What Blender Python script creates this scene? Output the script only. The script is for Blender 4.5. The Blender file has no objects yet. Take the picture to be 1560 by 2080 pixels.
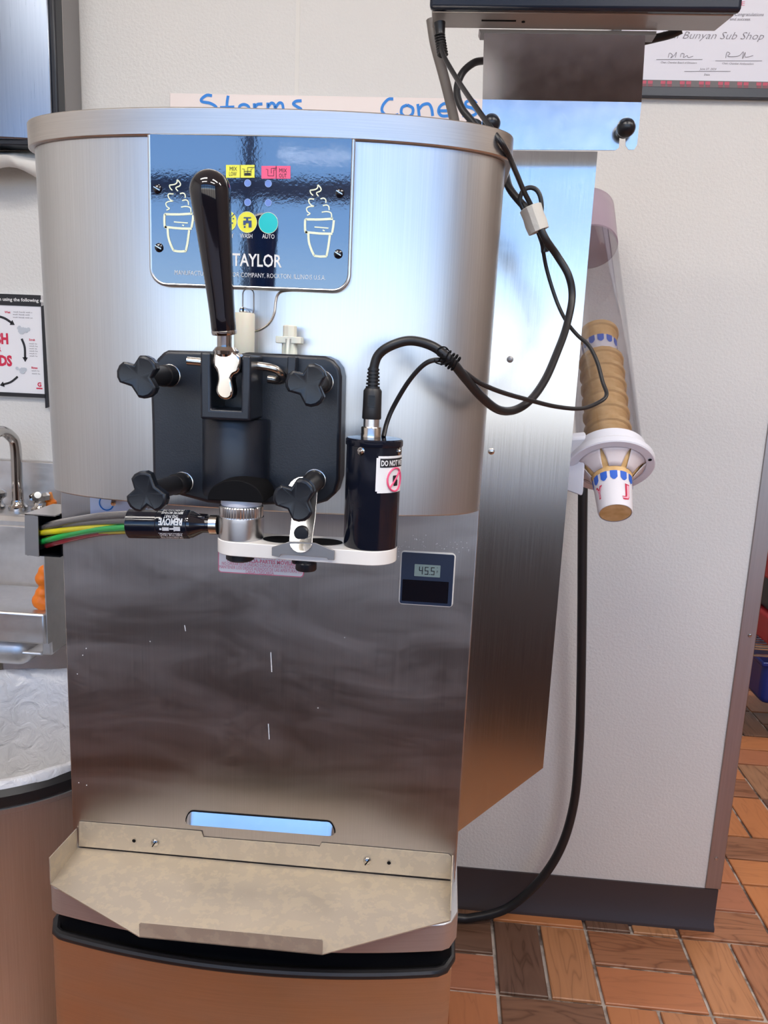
import bpy, bmesh, math, random
from mathutils import Vector, Matrix
random.seed(7)
PI = math.pi
COL = bpy.context.scene.collection
SC = bpy.context.scene

# ------------------------------------------------------------------ camera
CAM = Vector((0, -1.65, 1.275)); FPX = 1560.0
_y, _p, _r = map(math.radians, (4.1, 10.9, 2.46))
FW = Vector((-math.sin(_y)*math.cos(_p), math.cos(_y)*math.cos(_p), -math.sin(_p)))
_rt = Vector((math.cos(_y), math.sin(_y), 0)); _up = _rt.cross(FW)
RT = _rt*math.cos(_r) + _up*math.sin(_r); UP = _up*math.cos(_r) - _rt*math.sin(_r)
cd = bpy.data.cameras.new('camera'); cam = bpy.data.objects.new('camera', cd); COL.objects.link(cam)
M = Matrix((RT, UP, -FW)).transposed().to_4x4(); M.translation = CAM
cam.matrix_world = M
cd.sensor_fit = 'HORIZONTAL'; cd.sensor_width = 36; cd.lens = 36*FPX/1560; cd.clip_start = 0.02
SC.camera = cam

def ray(px, py): return FW + RT*((px-780)/FPX) - UP*((py-1040)/FPX)
def W(px, py, Y):                       # a point of the photo on the vertical plane at depth Y
    d = ray(px, py); return CAM + d*((Y-CAM.y)/d.y)
def WZ(px, py, Z):
    d = ray(px, py); return CAM + d*((Z-CAM.z)/d.z)

# ------------------------------------------------------------------ light
SC.view_settings.view_transform = 'Standard'; SC.view_settings.look = 'None'
SC.view_settings.gamma = 1; SC.view_settings.use_curve_mapping = False
SC.view_settings.exposure = 0.62
world = bpy.data.worlds.new('world'); SC.world = world; world.use_nodes = True
nt = world.node_tree; nt.nodes.clear()
wo = nt.nodes.new('ShaderNodeOutputWorld'); wb = nt.nodes.new('ShaderNodeBackground')
wt = nt.nodes.new('ShaderNodeTexCoord'); ws = nt.nodes.new('ShaderNodeSeparateXYZ')
wm = nt.nodes.new('ShaderNodeMapRange'); wm.inputs[1].default_value = -0.3; wm.inputs[2].default_value = 0.9
wr = nt.nodes.new('ShaderNodeValToRGB')
cr = wr.color_ramp; cr.elements[0].position = 0; cr.elements[0].color = (.55, .47, .42, 1)
cr.elements[1].position = 1; cr.elements[1].color = (.10, .26, .70, 1)
for p, c in ((.225, (.85, .78, .72, 1)), (.26, (1.9, 1.95, 2.0, 1)), (.31, (.62, .95, 1.4, 1)), (.38, (.36, .68, 1.25, 1)), (.55, (.19, .44, 1.0, 1))):
    e = cr.elements.new(p); e.color = c
nt.links.new(wt.outputs['Generated'], ws.inputs[0]); nt.links.new(ws.outputs[2], wm.inputs[0])
nt.links.new(wm.outputs[0], wr.inputs[0]); nt.links.new(wr.outputs[0], wb.inputs[0]); nt.links.new(wb.outputs[0], wo.inputs[0])
wb.inputs[1].default_value = 1.7

def area(name, loc, rot, sx, sy, power, color=(1, 1, 1), portal=False):
    l = bpy.data.lights.new(name, 'AREA'); l.shape = 'RECTANGLE'; l.size = sx; l.size_y = sy
    l.energy = power; l.color = color
    if portal: l.cycles.is_portal = True
    o = bpy.data.objects.new(name, l); o.location = loc; o.rotation_euler = rot; COL.objects.link(o); return o
# portal in the window wall (guides the daylight only)
area('window_portal', (0.3, -4.47, 1.87), (math.radians(90), 0, 0), 5.8, 2.15, 1, portal=True)

# ------------------------------------------------------------------ materials
def mat(name, color, rough=.5, metal=0., **k):
    m = bpy.data.materials.new(name); m.use_nodes = True
    b = m.node_tree.nodes['Principled BSDF']
    b.inputs['Base Color'].default_value = (*color, 1); b.inputs['Roughness'].default_value = rough
    b.inputs['Metallic'].default_value = metal
    for a, v in k.items():
        b.inputs[a.replace('_', ' ')].default_value = v
    return m
def N(m, t, **k):
    n = m.node_tree.nodes.new(t)
    for a, v in k.items(): setattr(n, a, v)
    return n
def L(m, a, b): m.node_tree.links.new(a, b)
def B(m): return m.node_tree.nodes['Principled BSDF']
def noise(m, scale, mapping=(1, 1, 1), detail=3, coord='Object', rough=.5, distort=0):
    tc = N(m, 'ShaderNodeTexCoord'); mp = N(m, 'ShaderNodeMapping'); mp.inputs['Scale'].default_value = mapping
    n = N(m, 'ShaderNodeTexNoise'); n.inputs['Scale'].default_value = scale; n.inputs['Detail'].default_value = detail
    n.inputs['Roughness'].default_value = rough; n.inputs['Distortion'].default_value = distort
    L(m, tc.outputs[coord], mp.inputs[0]); L(m, mp.outputs[0], n.inputs['Vector']); return n
def ramp(m, src, stops):
    r = N(m, 'ShaderNodeValToRGB'); e = r.color_ramp.elements
    e[0].position, e[0].color = stops[0][0], (*stops[0][1], 1); e[1].position, e[1].color = stops[-1][0], (*stops[-1][1], 1)
    for p, c in stops[1:-1]:
        x = e.new(p); x.color = (*c, 1)
    L(m, src, r.inputs[0]); return r
def bump(m, src, strength, dist=.001, normal=None):
    b = N(m, 'ShaderNodeBump'); b.inputs['Strength'].default_value = strength; b.inputs['Distance'].default_value = dist
    L(m, src, b.inputs['Height'])
    if normal: L(m, normal, b.inputs['Normal'])
    L(m, b.outputs[0], B(m).inputs['Normal']); return b

def steel(name, color=(.62, .61, .60), rough=.3, aniso=.6, brush=(900, 900, 8), smear=0., stains=0.):
    m = mat(name, color, rough, 1.0)
    b = B(m); b.inputs['Anisotropic'].default_value = aniso
    t = N(m, 'ShaderNodeTangent', direction_type='RADIAL', axis='Z'); L(m, t.outputs[0], b.inputs['Tangent'])
    n = noise(m, 1.0, brush, 2)
    mr = N(m, 'ShaderNodeMapRange'); mr.inputs[3].default_value = rough-.03; mr.inputs[4].default_value = rough+.05
    L(m, n.outputs[0], mr.inputs[0])
    last = mr.outputs[0]
    c1 = ramp(m, n.outputs[0], [(.3, tuple(v*.95 for v in color)), (.7, tuple(min(1, v*1.04) for v in color))])
    colout = c1.outputs[0]
    if smear:
        s = noise(m, 6., (1, 1, 3.4), 7, rough=.62, distort=.8)
        sr = ramp(m, s.outputs[0], [(.38, (0, 0, 0)), (.9, (1, 1, 1))])
        mx = N(m, 'ShaderNodeMath', operation='MULTIPLY_ADD'); mx.inputs[1].default_value = smear*.5
        L(m, sr.outputs[0], mx.inputs[0]); L(m, last, mx.inputs[2]); last = mx.outputs[0]
        mc = N(m, 'ShaderNodeMixRGB'); mc.inputs[2].default_value = (.8, .78, .77, 1)
        ml = N(m, 'ShaderNodeMath', operation='MULTIPLY'); ml.inputs[1].default_value = smear*.5
        L(m, sr.outputs[0], ml.inputs[0]); L(m, ml.outputs[0], mc.inputs[0]); L(m, colout, mc.inputs[1]); colout = mc.outputs[0]
    if stains:
        s = noise(m, 75., (1, 1, 1), 8, rough=.62, distort=.15)
        sr = ramp(m, s.outputs[0], [(.50, (0, 0, 0)), (.56, (1, 1, 1))])
        mc = N(m, 'ShaderNodeMixRGB'); mc.inputs[2].default_value = (.66, .57, .43, 1)
        ml = N(m, 'ShaderNodeMath', operation='MULTIPLY'); ml.inputs[1].default_value = stains
        L(m, sr.outputs[0], ml.inputs[0]); L(m, ml.outputs[0], mc.inputs[0]); L(m, colout, mc.inputs[1]); colout = mc.outputs[0]
        mx = N(m, 'ShaderNodeMath', operation='MULTIPLY_ADD'); mx.inputs[1].default_value = stains*.25
        L(m, sr.outputs[0], mx.inputs[0]); L(m, last, mx.inputs[2]); last = mx.outputs[0]
    L(m, colout, b.inputs['Base Color']); L(m, last, b.inputs['Roughness'])
    return m

HOOD = steel('brushed_steel_hood', (.64, .65, .66), .31, .4)
BAND = steel('brushed_steel_band', (.60, .57, .54), .32, .5, (12, 12, 900))
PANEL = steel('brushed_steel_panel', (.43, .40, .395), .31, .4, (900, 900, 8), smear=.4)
PLATE = steel('brushed_steel_plate', (.58, .58, .58), .20, .3, (900, 900, 8))
SIDE = steel('brushed_steel_body', (.55, .54, .53), .35, .3)
TRAY = steel('stained_steel_tray', (.52, .455, .365), .38, 0, (20, 20, 20), stains=.5); B(TRAY).inputs['Metallic'].default_value = .55
CAPM = steel('base_cap_steel', (.60, .60, .62), .5, 0, (12, 12, 600))
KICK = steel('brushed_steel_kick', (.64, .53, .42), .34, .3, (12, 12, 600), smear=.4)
BRKT = steel('scratched_steel', (.60, .60, .62), .19, 0, (60, 60, 60))
CANM = steel('satin_steel_can', (.68, .70, .73), .46, .5, (600, 600, 6))
SINKM = steel('sink_steel', (.66, .65, .65), .33, 0, (60, 60, 60), smear=.6)
TRIMM = steel('trim_steel', (.46, .43, .42), .42, 0, (300, 300, 6))
CHROME = mat('chrome', (.54, .52, .50), .09, 1.0)
NICKEL = mat('nickel', (.66, .62, .57), .22, 1.0)
DULL = mat('dull_grey_metal', (.33, .32, .32), .45, .9)
ALU = mat('satin_aluminium', (.74, .74, .75), .26, 1.0)
BLKPL = mat('black_textured_plastic', (.011, .014, .022), .34)
_n = noise(BLKPL, 900, detail=2); bump(BLKPL, _n.outputs[0], .25, .0003)
BLKKN = mat('black_knob_plastic', (.007, .009, .014), .30)
_n = noise(BLKKN, 700, detail=2); bump(BLKKN, _n.outputs[0], .15, .0002)
BLKGL = mat('black_gloss', (.006, .006, .010), .06, 0, Coat_Weight=.6, Coat_Roughness=.03)
BLKRB = mat('black_rubber', (.012, .012, .014), .42)
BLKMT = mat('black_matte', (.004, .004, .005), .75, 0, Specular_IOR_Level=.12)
MOTOR = mat('black_enamel', (.006, .008, .016), .13)
_n = noise(MOTOR, 60, detail=4); _r1 = ramp(MOTOR, _n.outputs[0], [(.45, (.1, .1, .1)), (.75, (.33, .33, .33))]); L(MOTOR, _r1.outputs[0], B(MOTOR).inputs['Roughness'])
FILM = mat('navy_gloss_film', (.006, .012, .040), .045, 0, IOR=2.65)
_n = noise(FILM, 14, (1, 1, .45), 2, distort=.4); _n2 = noise(FILM, 420, detail=2)
_b1 = N(FILM, 'ShaderNodeBump'); _b1.inputs['Strength'].default_value = .015; _b1.inputs['Distance'].default_value = .001; L(FILM, _n2.outputs[0], _b1.inputs['Height'])
bump(FILM, _n.outputs[0], .07, .003, _b1.outputs[0])
NYLON = mat('cream_nylon', (.80, .76, .64), .4, 0, Subsurface_Weight=.2)
WHITEN = mat('white_enamel', (.80, .77, .73), .25)
WHITEP = mat('white_plastic', (.78, .78, .84), .28)
LILAC = mat('lilac_translucent_plastic', (.46, .36, .44), .3, 0, Transmission_Weight=.15)
PAPER = mat('paper_white', (.80, .80, .84), .6)
INKW = mat('ink_white', (.80, .80, .80), .4)
INKC = mat('ink_cream', (.80, .84, .62), .4)
INKY = mat('ink_yellow', (.80, .78, .06), .35)
INKP = mat('ink_pink', (.85, .10, .22), .4)
INKR = mat('ink_red', (.62, .02, .07), .5)
INKRP = mat('ink_faded_red', (.72, .22, .32), .5)
INKT = mat('ink_teal', (.02, .55, .58), .35)
INKB = mat('ink_blue', (.01, .22, .72), .5)
INKK = mat('ink_black', (.012, .012, .016), .5)
INKG = mat('ink_grey', (.20, .19, .22), .6)
INKLG = mat('ink_light_grey', (.52, .56, .62), .7)
LED = mat('led_window', (.16, .26, .62), .3)
NAVY = mat('navy_bezel', (.018, .028, .060), .3)
LCD = mat('lcd_grey_green', (.20, .27, .26), .35)
SEAL = mat('clear_sealant', (.62, .61, .58), .35)
JBLUE = mat('jacket_blue', (.03, .13, .60), .5)
TAPE = mat('masking_tape', (.62, .60, .55), .7)
_n = noise(TAPE, 90, detail=4); bump(TAPE, _n.outputs[0], .6, .003)
WAFER = mat('wafer', (.62, .36, .13), .6)
_n = noise(WAFER, 60, (1, 1, 1), 4); _r1 = ramp(WAFER, _n.outputs[0], [(.3, (.62, .36, .13)), (.7, (.82, .56, .27))]); L(WAFER, _r1.outputs[0], B(WAFER).inputs['Base Color'])
FLAP = mat('flap_rubber', (.70, .62, .62), .4)
ORANGE = mat('orange_plastic', (.85, .20, .01), .45)
GROUT = mat('grout', (.20, .15, .12), .85)
_n = noise(GROUT, 22, detail=5); _r1 = ramp(GROUT, _n.outputs[0], [(.42, (.12, .085, .07)), (.58, (.50, .45, .41))]); L(GROUT, _r1.outputs[0], B(GROUT).inputs['Base Color'])
WALLM = mat('wall_panel', (.67, .66, .64), .45)
SWALL = mat('side_wall_tan', (.30, .24, .20), .6)
_n = noise(WALLM, 170, detail=3, rough=.6); bump(WALLM, _n.outputs[0], .35, .004)
SEAM = mat('wall_seam_strip', (.70, .685, .65), .5)
BASEM = mat('vinyl_base', (.045, .034, .036), .42)
BOARDM = mat('board_white', (.82, .735, .71), .3)
CEILM = mat('ceiling_white', (.84, .83, .81), .8)
COUNTM = mat('dark_brown_laminate', (.055, .035, .030), .5)
FRAMEM = mat('dark_window_frame', (.02, .022, .03), .4)
BAG = mat('clear_bag', (.72, .73, .75), .18, 0, Transmission_Weight=.25, IOR=1.2)
_n = noise(BAG, 34, (1, 1, 1.3), 5, rough=.62, distort=.6); bump(BAG, _n.outputs[0], .9, .012)
BAGR = mat('bag_fold_white', (.72, .72, .74), .22)
_n = noise(BAGR, 40, (1, 1, 1), 4, distort=1.); bump(BAGR, _n.outputs[0], .8, .008)
TOWEL = mat('paper_towel', (.78, .76, .72), .8)
BLUEP = mat('blue_plastic', (.008, .03, .22), .25)
REDP = mat('red_plastic', (.45, .02, .03), .4)
def seethru(name, tint, gloss, rough=.03):
    m = bpy.data.materials.new(name); m.use_nodes = True; m.node_tree.nodes.clear()
    o = N(m, 'ShaderNodeOutputMaterial'); mx = N(m, 'ShaderNodeMixShader'); t = N(m, 'ShaderNodeBsdfTransparent'); g = N(m, 'ShaderNodeBsdfGlossy')
    lw = N(m, 'ShaderNodeLayerWeight'); lw.inputs[0].default_value = .35
    a = N(m, 'ShaderNodeMath', operation='MULTIPLY_ADD'); a.inputs[1].default_value = .38; a.inputs[2].default_value = gloss
    t.inputs[0].default_value = (*tint, 1); g.inputs['Roughness'].default_value = rough
    L(m, lw.outputs['Facing'], a.inputs[0]); L(m, a.outputs[0], mx.inputs[0]); L(m, t.outputs[0], mx.inputs[1]); L(m, g.outputs[0], mx.inputs[2]); L(m, mx.outputs[0], o.inputs[0])
    return m
CLEAR = seethru('clear_acrylic', (.93, .93, .95), .04)
PANE = seethru('window_glass', (.97, .98, .98), .02)
def tubing(name, c):
    return mat(name, c, .2, 0, Transmission_Weight=.35, IOR=1.3)
TUBEC = {'grey': tubing('grey_tubing', (.16, .15, .15)), 'yellow': tubing('yellow_tubing', (.80, .72, .02)),
         'green': tubing('green_tubing', (.02, .48, .10)), 'red': tubing('red_tubing', (.50, .05, .07)), 'clear': tubing('cloudy_tubing', (.42, .38, .36))}
def emit(name, c, s):
    m = bpy.data.materials.new(name); m.use_nodes = True; m.node_tree.nodes.clear()
    o = N(m, 'ShaderNodeOutputMaterial'); e = N(m, 'ShaderNodeEmission'); e.inputs[0].default_value = (*c, 1); e.inputs[1].default_value = s
    L(m, e.outputs[0], o.inputs[0]); return m
LAMP = emit('lamp_diffuser', (1, .95, .89), 18.)
# wood-look tiles
WOOD = mat('wood_look_tile', (.5, .25, .1), .38)
def _wood():
    m = WOOD
    g = N(m, 'ShaderNodeNewGeometry'); oi = N(m, 'ShaderNodeObjectInfo')
    ad = N(m, 'ShaderNodeMath', operation='ADD'); fr = N(m, 'ShaderNodeMath', operation='FRACT')
    L(m, g.outputs['Random Per Island'], ad.inputs[0]); L(m, oi.outputs['Random'], ad.inputs[1]); L(m, ad.outputs[0], fr.inputs[0])
    rnd = fr.outputs[0]
    tc = N(m, 'ShaderNodeTexCoord'); mp = N(m, 'ShaderNodeMapping'); mp.inputs['Scale'].default_value = (4, 26, 1)
    cx = N(m, 'ShaderNodeCombineXYZ'); m9 = N(m, 'ShaderNodeMath', operation='MULTIPLY'); m9.inputs[1].default_value = 37.
    L(m, rnd, m9.inputs[0]); L(m, m9.outputs[0], cx.inputs[2]); L(m, cx.outputs[0], mp.inputs['Location'])
    L(m, tc.outputs['UV'], mp.inputs[0])
    n = N(m, 'ShaderNodeTexNoise'); n.inputs['Scale'].default_value = 1.; n.inputs['Detail'].default_value = 2; n.inputs['Distortion'].default_value = .8
    L(m, mp.outputs[0], n.inputs['Vector'])
    w = N(m, 'ShaderNodeMath', operation='MULTIPLY'); w.inputs[1].default_value = 9.; L(m, n.outputs[0], w.inputs[0])
    f2 = N(m, 'ShaderNodeMath', operation='PINGPONG'); f2.inputs[1].default_value = 1.; L(m, w.outputs[0], f2.inputs[0])
    base = ramp(m, rnd, [(0, (.15, .078, .052)), (.22, (.20, .105, .065)), (.34, (.44, .17, .075)), (.55, (.54, .21, .072)), (.72, (.38, .13, .075)), (.88, (.48, .21, .09)), (1, (.34, .19, .11))])
    dk = N(m, 'ShaderNodeMixRGB', blend_type='MULTIPLY'); 
    gr = ramp(m, f2.outputs[0], [(0, (.55, .48, .42)), (.25, (.9, .88, .86)), (1, (1.05, 1.05, 1.05))])
    fac = ramp(m, rnd, [(0, (1, 1, 1)), (.3, (.9, .9, .9)), (.36, (.35, .35, .35)), (.8, (.3, .3, .3)), (1, (1, 1, 1))])
    L(m, fac.outputs[0], dk.inputs[0]); L(m, base.outputs[0], dk.inputs[1]); L(m, gr.outputs[0], dk.inputs[2])
    L(m, dk.outputs[0], B(m).inputs['Base Color'])
_wood()

# ------------------------------------------------------------------ object helpers
ROOTS = {}
def world_loc(o):
    v = Vector(o.location); p = o.parent
    while p: v += p.location; p = p.parent
    return v
def obj(name, bm, material, parent=None, loc=None, bevel=0, smooth=35, seg=2, label=None, sub=0):
    me = bpy.data.meshes.new(name)
    if isinstance(bm, bpy.types.Mesh): me = bm
    else:
        bmesh.ops.recalc_face_normals(bm, faces=bm.faces) if not getattr(bm, 'keep', False) else None
        bm.to_mesh(me); bm.free()
    o = bpy.data.objects.new(name, me); COL.objects.link(o)
    base = Vector(loc) if loc is not None else (world_loc(parent) if parent else None)
    if base is None:
        xs = [v.co for v in me.vertices]
        base = Vector(((min(v.x for v in xs)+max(v.x for v in xs))/2, (min(v.y for v in xs)+max(v.y for v in xs))/2, min(v.z for v in xs)))
    me.transform(Matrix.Translation(-base))
    if parent: o.parent = parent; o.location = base - world_loc(parent)
    else: o.location = base
    if material: me.materials.append(material)
    if smooth:
        for p in me.polygons: p.use_smooth = True
        me.set_sharp_from_angle(angle=math.radians(smooth))
    if bevel:
        b = o.modifiers.new('bevel', 'BEVEL'); b.width = bevel; b.segments = seg; b.limit_method = 'ANGLE'; b.angle_limit = math.radians(40)
        b.harden_normals = False
    if label: o['label'] = label
    return o
def thing(name, label, cat, loc, group=None):
    o = bpy.data.objects.new(name, None); o.empty_display_size = .05; COL.objects.link(o); o.location = loc
    o['label'] = label; o['category'] = cat
    if group: o['group'] = group
    return o
def tag(o, label, cat, group=None):
    o['label'] = label; o['category'] = cat
    if group: o['group'] = group
    return o
def struct(o): o['kind'] = 'structure'; return o
def nb(): return bmesh.new()
def box(x0, x1, y0, y1, z0, z1, bm=None):
    bm = bm or nb()
    v = [bm.verts.new((x, y, z)) for x in (x0, x1) for y in (y0, y1) for z in (z0, z1)]
    for f in ((0, 1, 3, 2), (4, 6, 7, 5), (0, 4, 5, 1), (2, 3, 7, 6), (0, 2, 6, 4), (1, 5, 7, 3)): bm.faces.new([v[i] for i in f])
    return bm
def prism(pts, vec, bm=None):            # polygon (3D points) extruded by vec
    bm = bm or nb(); vec = Vector(vec)
    a = [bm.verts.new(p) for p in pts]; b = [bm.verts.new(Vector(p)+vec) for p in pts]; n = len(pts)
    bm.faces.new(a); bm.faces.new(b[::-1])
    for i in range(n): bm.faces.new((a[i], b[i], b[(i+1) % n], a[(i+1) % n]))
    return bm
def spline(pts, n=8, closed=False):
    P = [Vector(p) for p in pts]; out = []
    m = len(P); rng = range(m if closed else m-1)
    for i in rng:
        p1, p2 = P[i], P[(i+1) % m]
        p0 = P[(i-1) % m] if (closed or i > 0) else p1*2-p2
        p3 = P[(i+2) % m] if (closed or i < m-2) else p2*2-p1
        for k in range(n):
            t = k/n
            out.append(.5*((2*p1)+(p2-p0)*t+(2*p0-5*p1+4*p2-p3)*t*t+(3*p1-p0-3*p2+p3)*t**3))
    if not closed: out.append(P[-1])
    return out
def tube(pts, r, seg=12, bm=None, closed=False, flat=1.0, cap=True):
    bm = bm or nb(); P = [Vector(p) for p in pts]; n = len(P)
    R = r if isinstance(r, (list, tuple)) else [r]*n
    T = [((P[(i+1) % n]-P[i-1]) if closed or 0 < i < n-1 else (P[1]-P[0] if i == 0 else P[-1]-P[-2])).normalized() for i in range(n)]
    u = T[0].orthogonal().normalized(); rings = []
    for i in range(n):
        if i: u = (u - T[i]*u.dot(T[i])).normalized()
        w = T[i].cross(u)
        rings.append([bm.verts.new(P[i]+(u*math.cos(a)+w*math.sin(a)*flat)*R[i]) for a in [2*PI*k/seg for k in range(seg)]])
    for i in range(n if closed else n-1):
        A, Bq = rings[i], rings[(i+1) % n]
        for k in range(seg): bm.faces.new((A[k], A[(k+1) % seg], Bq[(k+1) % seg], Bq[k]))
    if not closed and cap: bm.faces.new(rings[0][::-1]); bm.faces.new(rings[-1])
    return bm
def frame(axis):
    a = Vector(axis).normalized(); u = a.orthogonal().normalized()
    if abs(a.z) > .999: u = Vector((1, 0, 0))
    else: u = a.cross(Vector((0, 0, 1))).normalized()
    return a, u, a.cross(u)
def lathe(prof, o, axis=(0, 0, 1), seg=32, bm=None, a0=0, a1=2*PI, rmod=None, cap=True):   # prof: (radius, height)
    bm = bm or nb(); a, u, w = frame(axis); o = Vector(o); full = abs(a1-a0-2*PI) < 1e-6
    ns = seg if full else seg+1; rings = []
    for r, h in prof:
        ring = []
        for k in range(ns):
            t = a0+(a1-a0)*k/seg; rr = r*(rmod(t) if rmod else 1)
            ring.append(bm.verts.new(o+a*h+(u*math.cos(t)+w*math.sin(t))*rr))
        rings.append(ring)
    for i in range(len(rings)-1):
        A, Bq = rings[i], rings[i+1]
        for k in range(seg if full else seg): 
            bm.faces.new((A[k], A[(k+1) % ns], Bq[(k+1) % ns], Bq[k]))
    if full and cap:
        if prof[0][0] > 1e-6: bm.faces.new(rings[0][::-1])
        if prof[-1][0] > 1e-6: bm.faces.new(rings[-1])
    bmesh.ops.remove_doubles(bm, verts=bm.verts, dist=1e-6)
    return bm
def ribbon(pts, w, bm=None, n=5, raw=False):       # flat stroke lying in a plane facing -Y
    bm = bm or nb(); P = [Vector(p) for p in pts] if raw else spline(pts, n)
    prev = None
    for i, p in enumerate(P):
        t = (P[min(i+1, len(P)-1)]-P[max(i-1, 0)]).normalized(); s = Vector((-t.z, 0, t.x))
        if s.length < 1e-6: s = Vector((0, 0, 1))
        s.normalize(); a, b = bm.verts.new(p+s*w/2), bm.verts.new(p-s*w/2)
        if prev: bm.faces.new((prev[0], prev[1], b, a))
        prev = (a, b)
    return bm
def text_data(s, bold=0., shear=0., spacing=1.0, res=2):
    c = bpy.data.curves.new('txt', 'FONT'); c.body = s; c.size = 1.; c.offset = bold; c.shear = shear; c.space_character = spacing
    c.resolution_u = res; o = bpy.data.objects.new('txt', c); COL.objects.link(o)
    dg = bpy.context.evaluated_depsgraph_get(); me = bpy.data.meshes.new_from_object(o.evaluated_get(dg))
    V = [v.co.copy() for v in me.vertices]; Fc = [list(p.vertices) for p in me.polygons]
    bpy.data.objects.remove(o); bpy.data.curves.remove(c); bpy.data.meshes.remove(me)
    return V, Fc
def text(s, fn, cap, width=None, bm=None, align='c', **k):   # fn(x,y)->point in metres; cap = capital height
    bm = bm or nb(); V, Fc = text_data(s, **k)
    sc = cap/.70; x0 = min(v.x for v in V); x1 = max(v.x for v in V)
    sx = width/(x1-x0) if width else sc
    off = {'c': (x0+x1)/2, 'l': x0, 'r': x1}[align]
    vs = [bm.verts.new(fn((v.x-off)*sx, v.y*sc-cap/2)) for v in V]
    for f in Fc:
        try: bm.faces.new([vs[i] for i in f])
        except ValueError: pass
    return bm
def onY(px, py, Y):                                   # text placing function on a wall-parallel plane
    o = W(px, py, Y); return lambda x, y: o+Vector((x, 0, y))
def ppm(px, py, Y): return (W(px+50, py, Y)-W(px-50, py, Y)).length/100   # metres per photo pixel there
def poly(pxs, Y): return [W(x, y, Y) for x, y in pxs]
def face(pts, bm=None):
    bm = bm or nb(); bm.faces.new([bm.verts.new(p) for p in pts]); return bm
def disc(c, r, Y_axis=True, seg=24, bm=None, rz=None):
    c = Vector(c); rz = rz or r
    return face([c+Vector((math.cos(2*PI*k/seg)*r, 0, math.sin(2*PI*k/seg)*rz)) for k in range(seg)], bm)
def rrect(x0, x1, z0, z1, Y, r, corners=(1, 1, 1, 1), n=6):     # corners: bl, br, tr, tl
    pts = []
    for (cx, cz, a, on) in ((x0+r, z0+r, PI, corners[0]), (x1-r, z0+r, 1.5*PI, corners[1]), (x1-r, z1-r, 0, corners[2]), (x0+r, z1-r, .5*PI, corners[3])):
        if on:
            for k in range(n+1): t = a+k/n*PI/2; pts.append(Vector((cx+r*math.cos(t), Y, cz+r*math.sin(t))))
        else:
            t = a+PI/4; pts.append(Vector((cx+math.copysign(r, math.cos(t)), Y, cz+math.copysign(r, math.sin(t)))))
    return pts

# ================================================================== SETTING
FX0, FX1, FY0, FY1, CZ = -2.6, 3.4, -4.6, 2.6, 3.0
WX = .686                                   # free end of the back wall
floor = struct(obj('floor', box(FX0, FX1, FY0, FY1, -.03, -.003), GROUT, smooth=0))
PB, G0X, G0Y = .2165, .18, -.255
def tile_mesh(lx, ly, bm, cx, cy, rot, uvl, dz=0., g=.0040):
    hx, hy = lx/2-g, ly/2-g; c, s = (0, 1) if rot else (1, 0)
    def P(x, y, z): return (cx+x*c-y*s, cy+x*s+y*c, z)
    lv = [[bm.verts.new(P(sx*(hx-i), sy*(hy-i), z+dz)) for sx, sy in ((-1, -1), (1, -1), (1, 1), (-1, 1))] for i, z in ((0, -.004), (0, .0015), (.002, .003))]
    fs = [bm.faces.new(lv[2])]
    for a in (0, 1):
        for k in range(4): fs.append(bm.faces.new((lv[a][k], lv[a][(k+1) % 4], lv[a+1][(k+1) % 4], lv[a+1][k])))
    for f in fs:
        for lp in f.loops:
            x, y = lp.vert.co.x-cx, lp.vert.co.y-cy
            lp[uvl].uv = (x*c+y*s, -x*s+y*c)
tb = nb(); ul = tb.loops.layers.uv.new('UVMap'); tile_mesh(PB, PB/2, tb, 0, 0, 0, ul)
tile_me = bpy.data.meshes.new('floor_tile'); tb.to_mesh(tile_me); tb.free(); tile_me.materials.append(WOOD)
rest = nb(); rl = rest.loops.layers.uv.new('UVMap'); rnd = random.Random(5); ntile = 0
for i in range(-12, 16):
    for j in range(-21, 14):
        x0, y0 = G0X+i*PB, G0Y+j*PB
        if x0 < FX0-.1 or x0+PB > FX1+.1 or y0 < FY0 or y0+PB > FY1+.1: continue
        vert = (i+j) % 2 == 0
        cxb, cyb = x0+PB/2, y0+PB/2
        if cyb > .15 and cxb < WX-.15: continue
        near = (-.3 < cxb < 1.0 and -.7 < cyb < .1) or (cxb > .6 and -.7 < cyb < 2.2 and cxb < .95+cyb*.55 and cxb > .5+cyb*.25)
        for s in (-1, 1):
            px_, py_ = (cxb+s*PB/4, cyb) if vert else (cxb, cyb+s*PB/4)
            if near and ntile < 295:
                t = bpy.data.objects.new('floor_tile', tile_me); COL.objects.link(t); t.parent = floor
                t.location = Vector((px_, py_, rnd.uniform(-.0008, .0008)))-floor.location; t.rotation_euler.z = PI/2 if vert else 0; ntile += 1
            else: tile_mesh(PB, PB/2, rest, px_, py_, vert, rl, rnd.uniform(-.0008, .0008))
o = obj('floor_tile', rest, WOOD, floor, smooth=0); o['kind'] = 'stuff'
struct(obj('ceiling', box(FX0, FX1, FY0, FY1, CZ, CZ+.05), CEILM, smooth=0))
wb_ = struct(obj('wall_back', box(FX0, WX, .0, .12, 0, CZ), WALLM, smooth=0))
xs_ = W(604, 95, 0).x
obj('seam_strip', box(xs_-.004, xs_+.004, -.0012, .001, .1, CZ), SEAM, wb_, smooth=0)
struct(obj('wall_far', box(WX, FX1, FY1, FY1+.1, 0, CZ), WALLM, smooth=0))
struct(obj('wall_left', box(FX0-.1, FX0, FY0, .12, 0, CZ), WALLM, smooth=0))
struct(obj('wall_right', box(FX1, FX1+.1, FY0, FY1, 0, CZ), SWALL, smooth=0))
struct(obj('wall_passage', box(WX-.1, WX-.0, .12, FY1, 0, CZ), WALLM, smooth=0))
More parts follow.
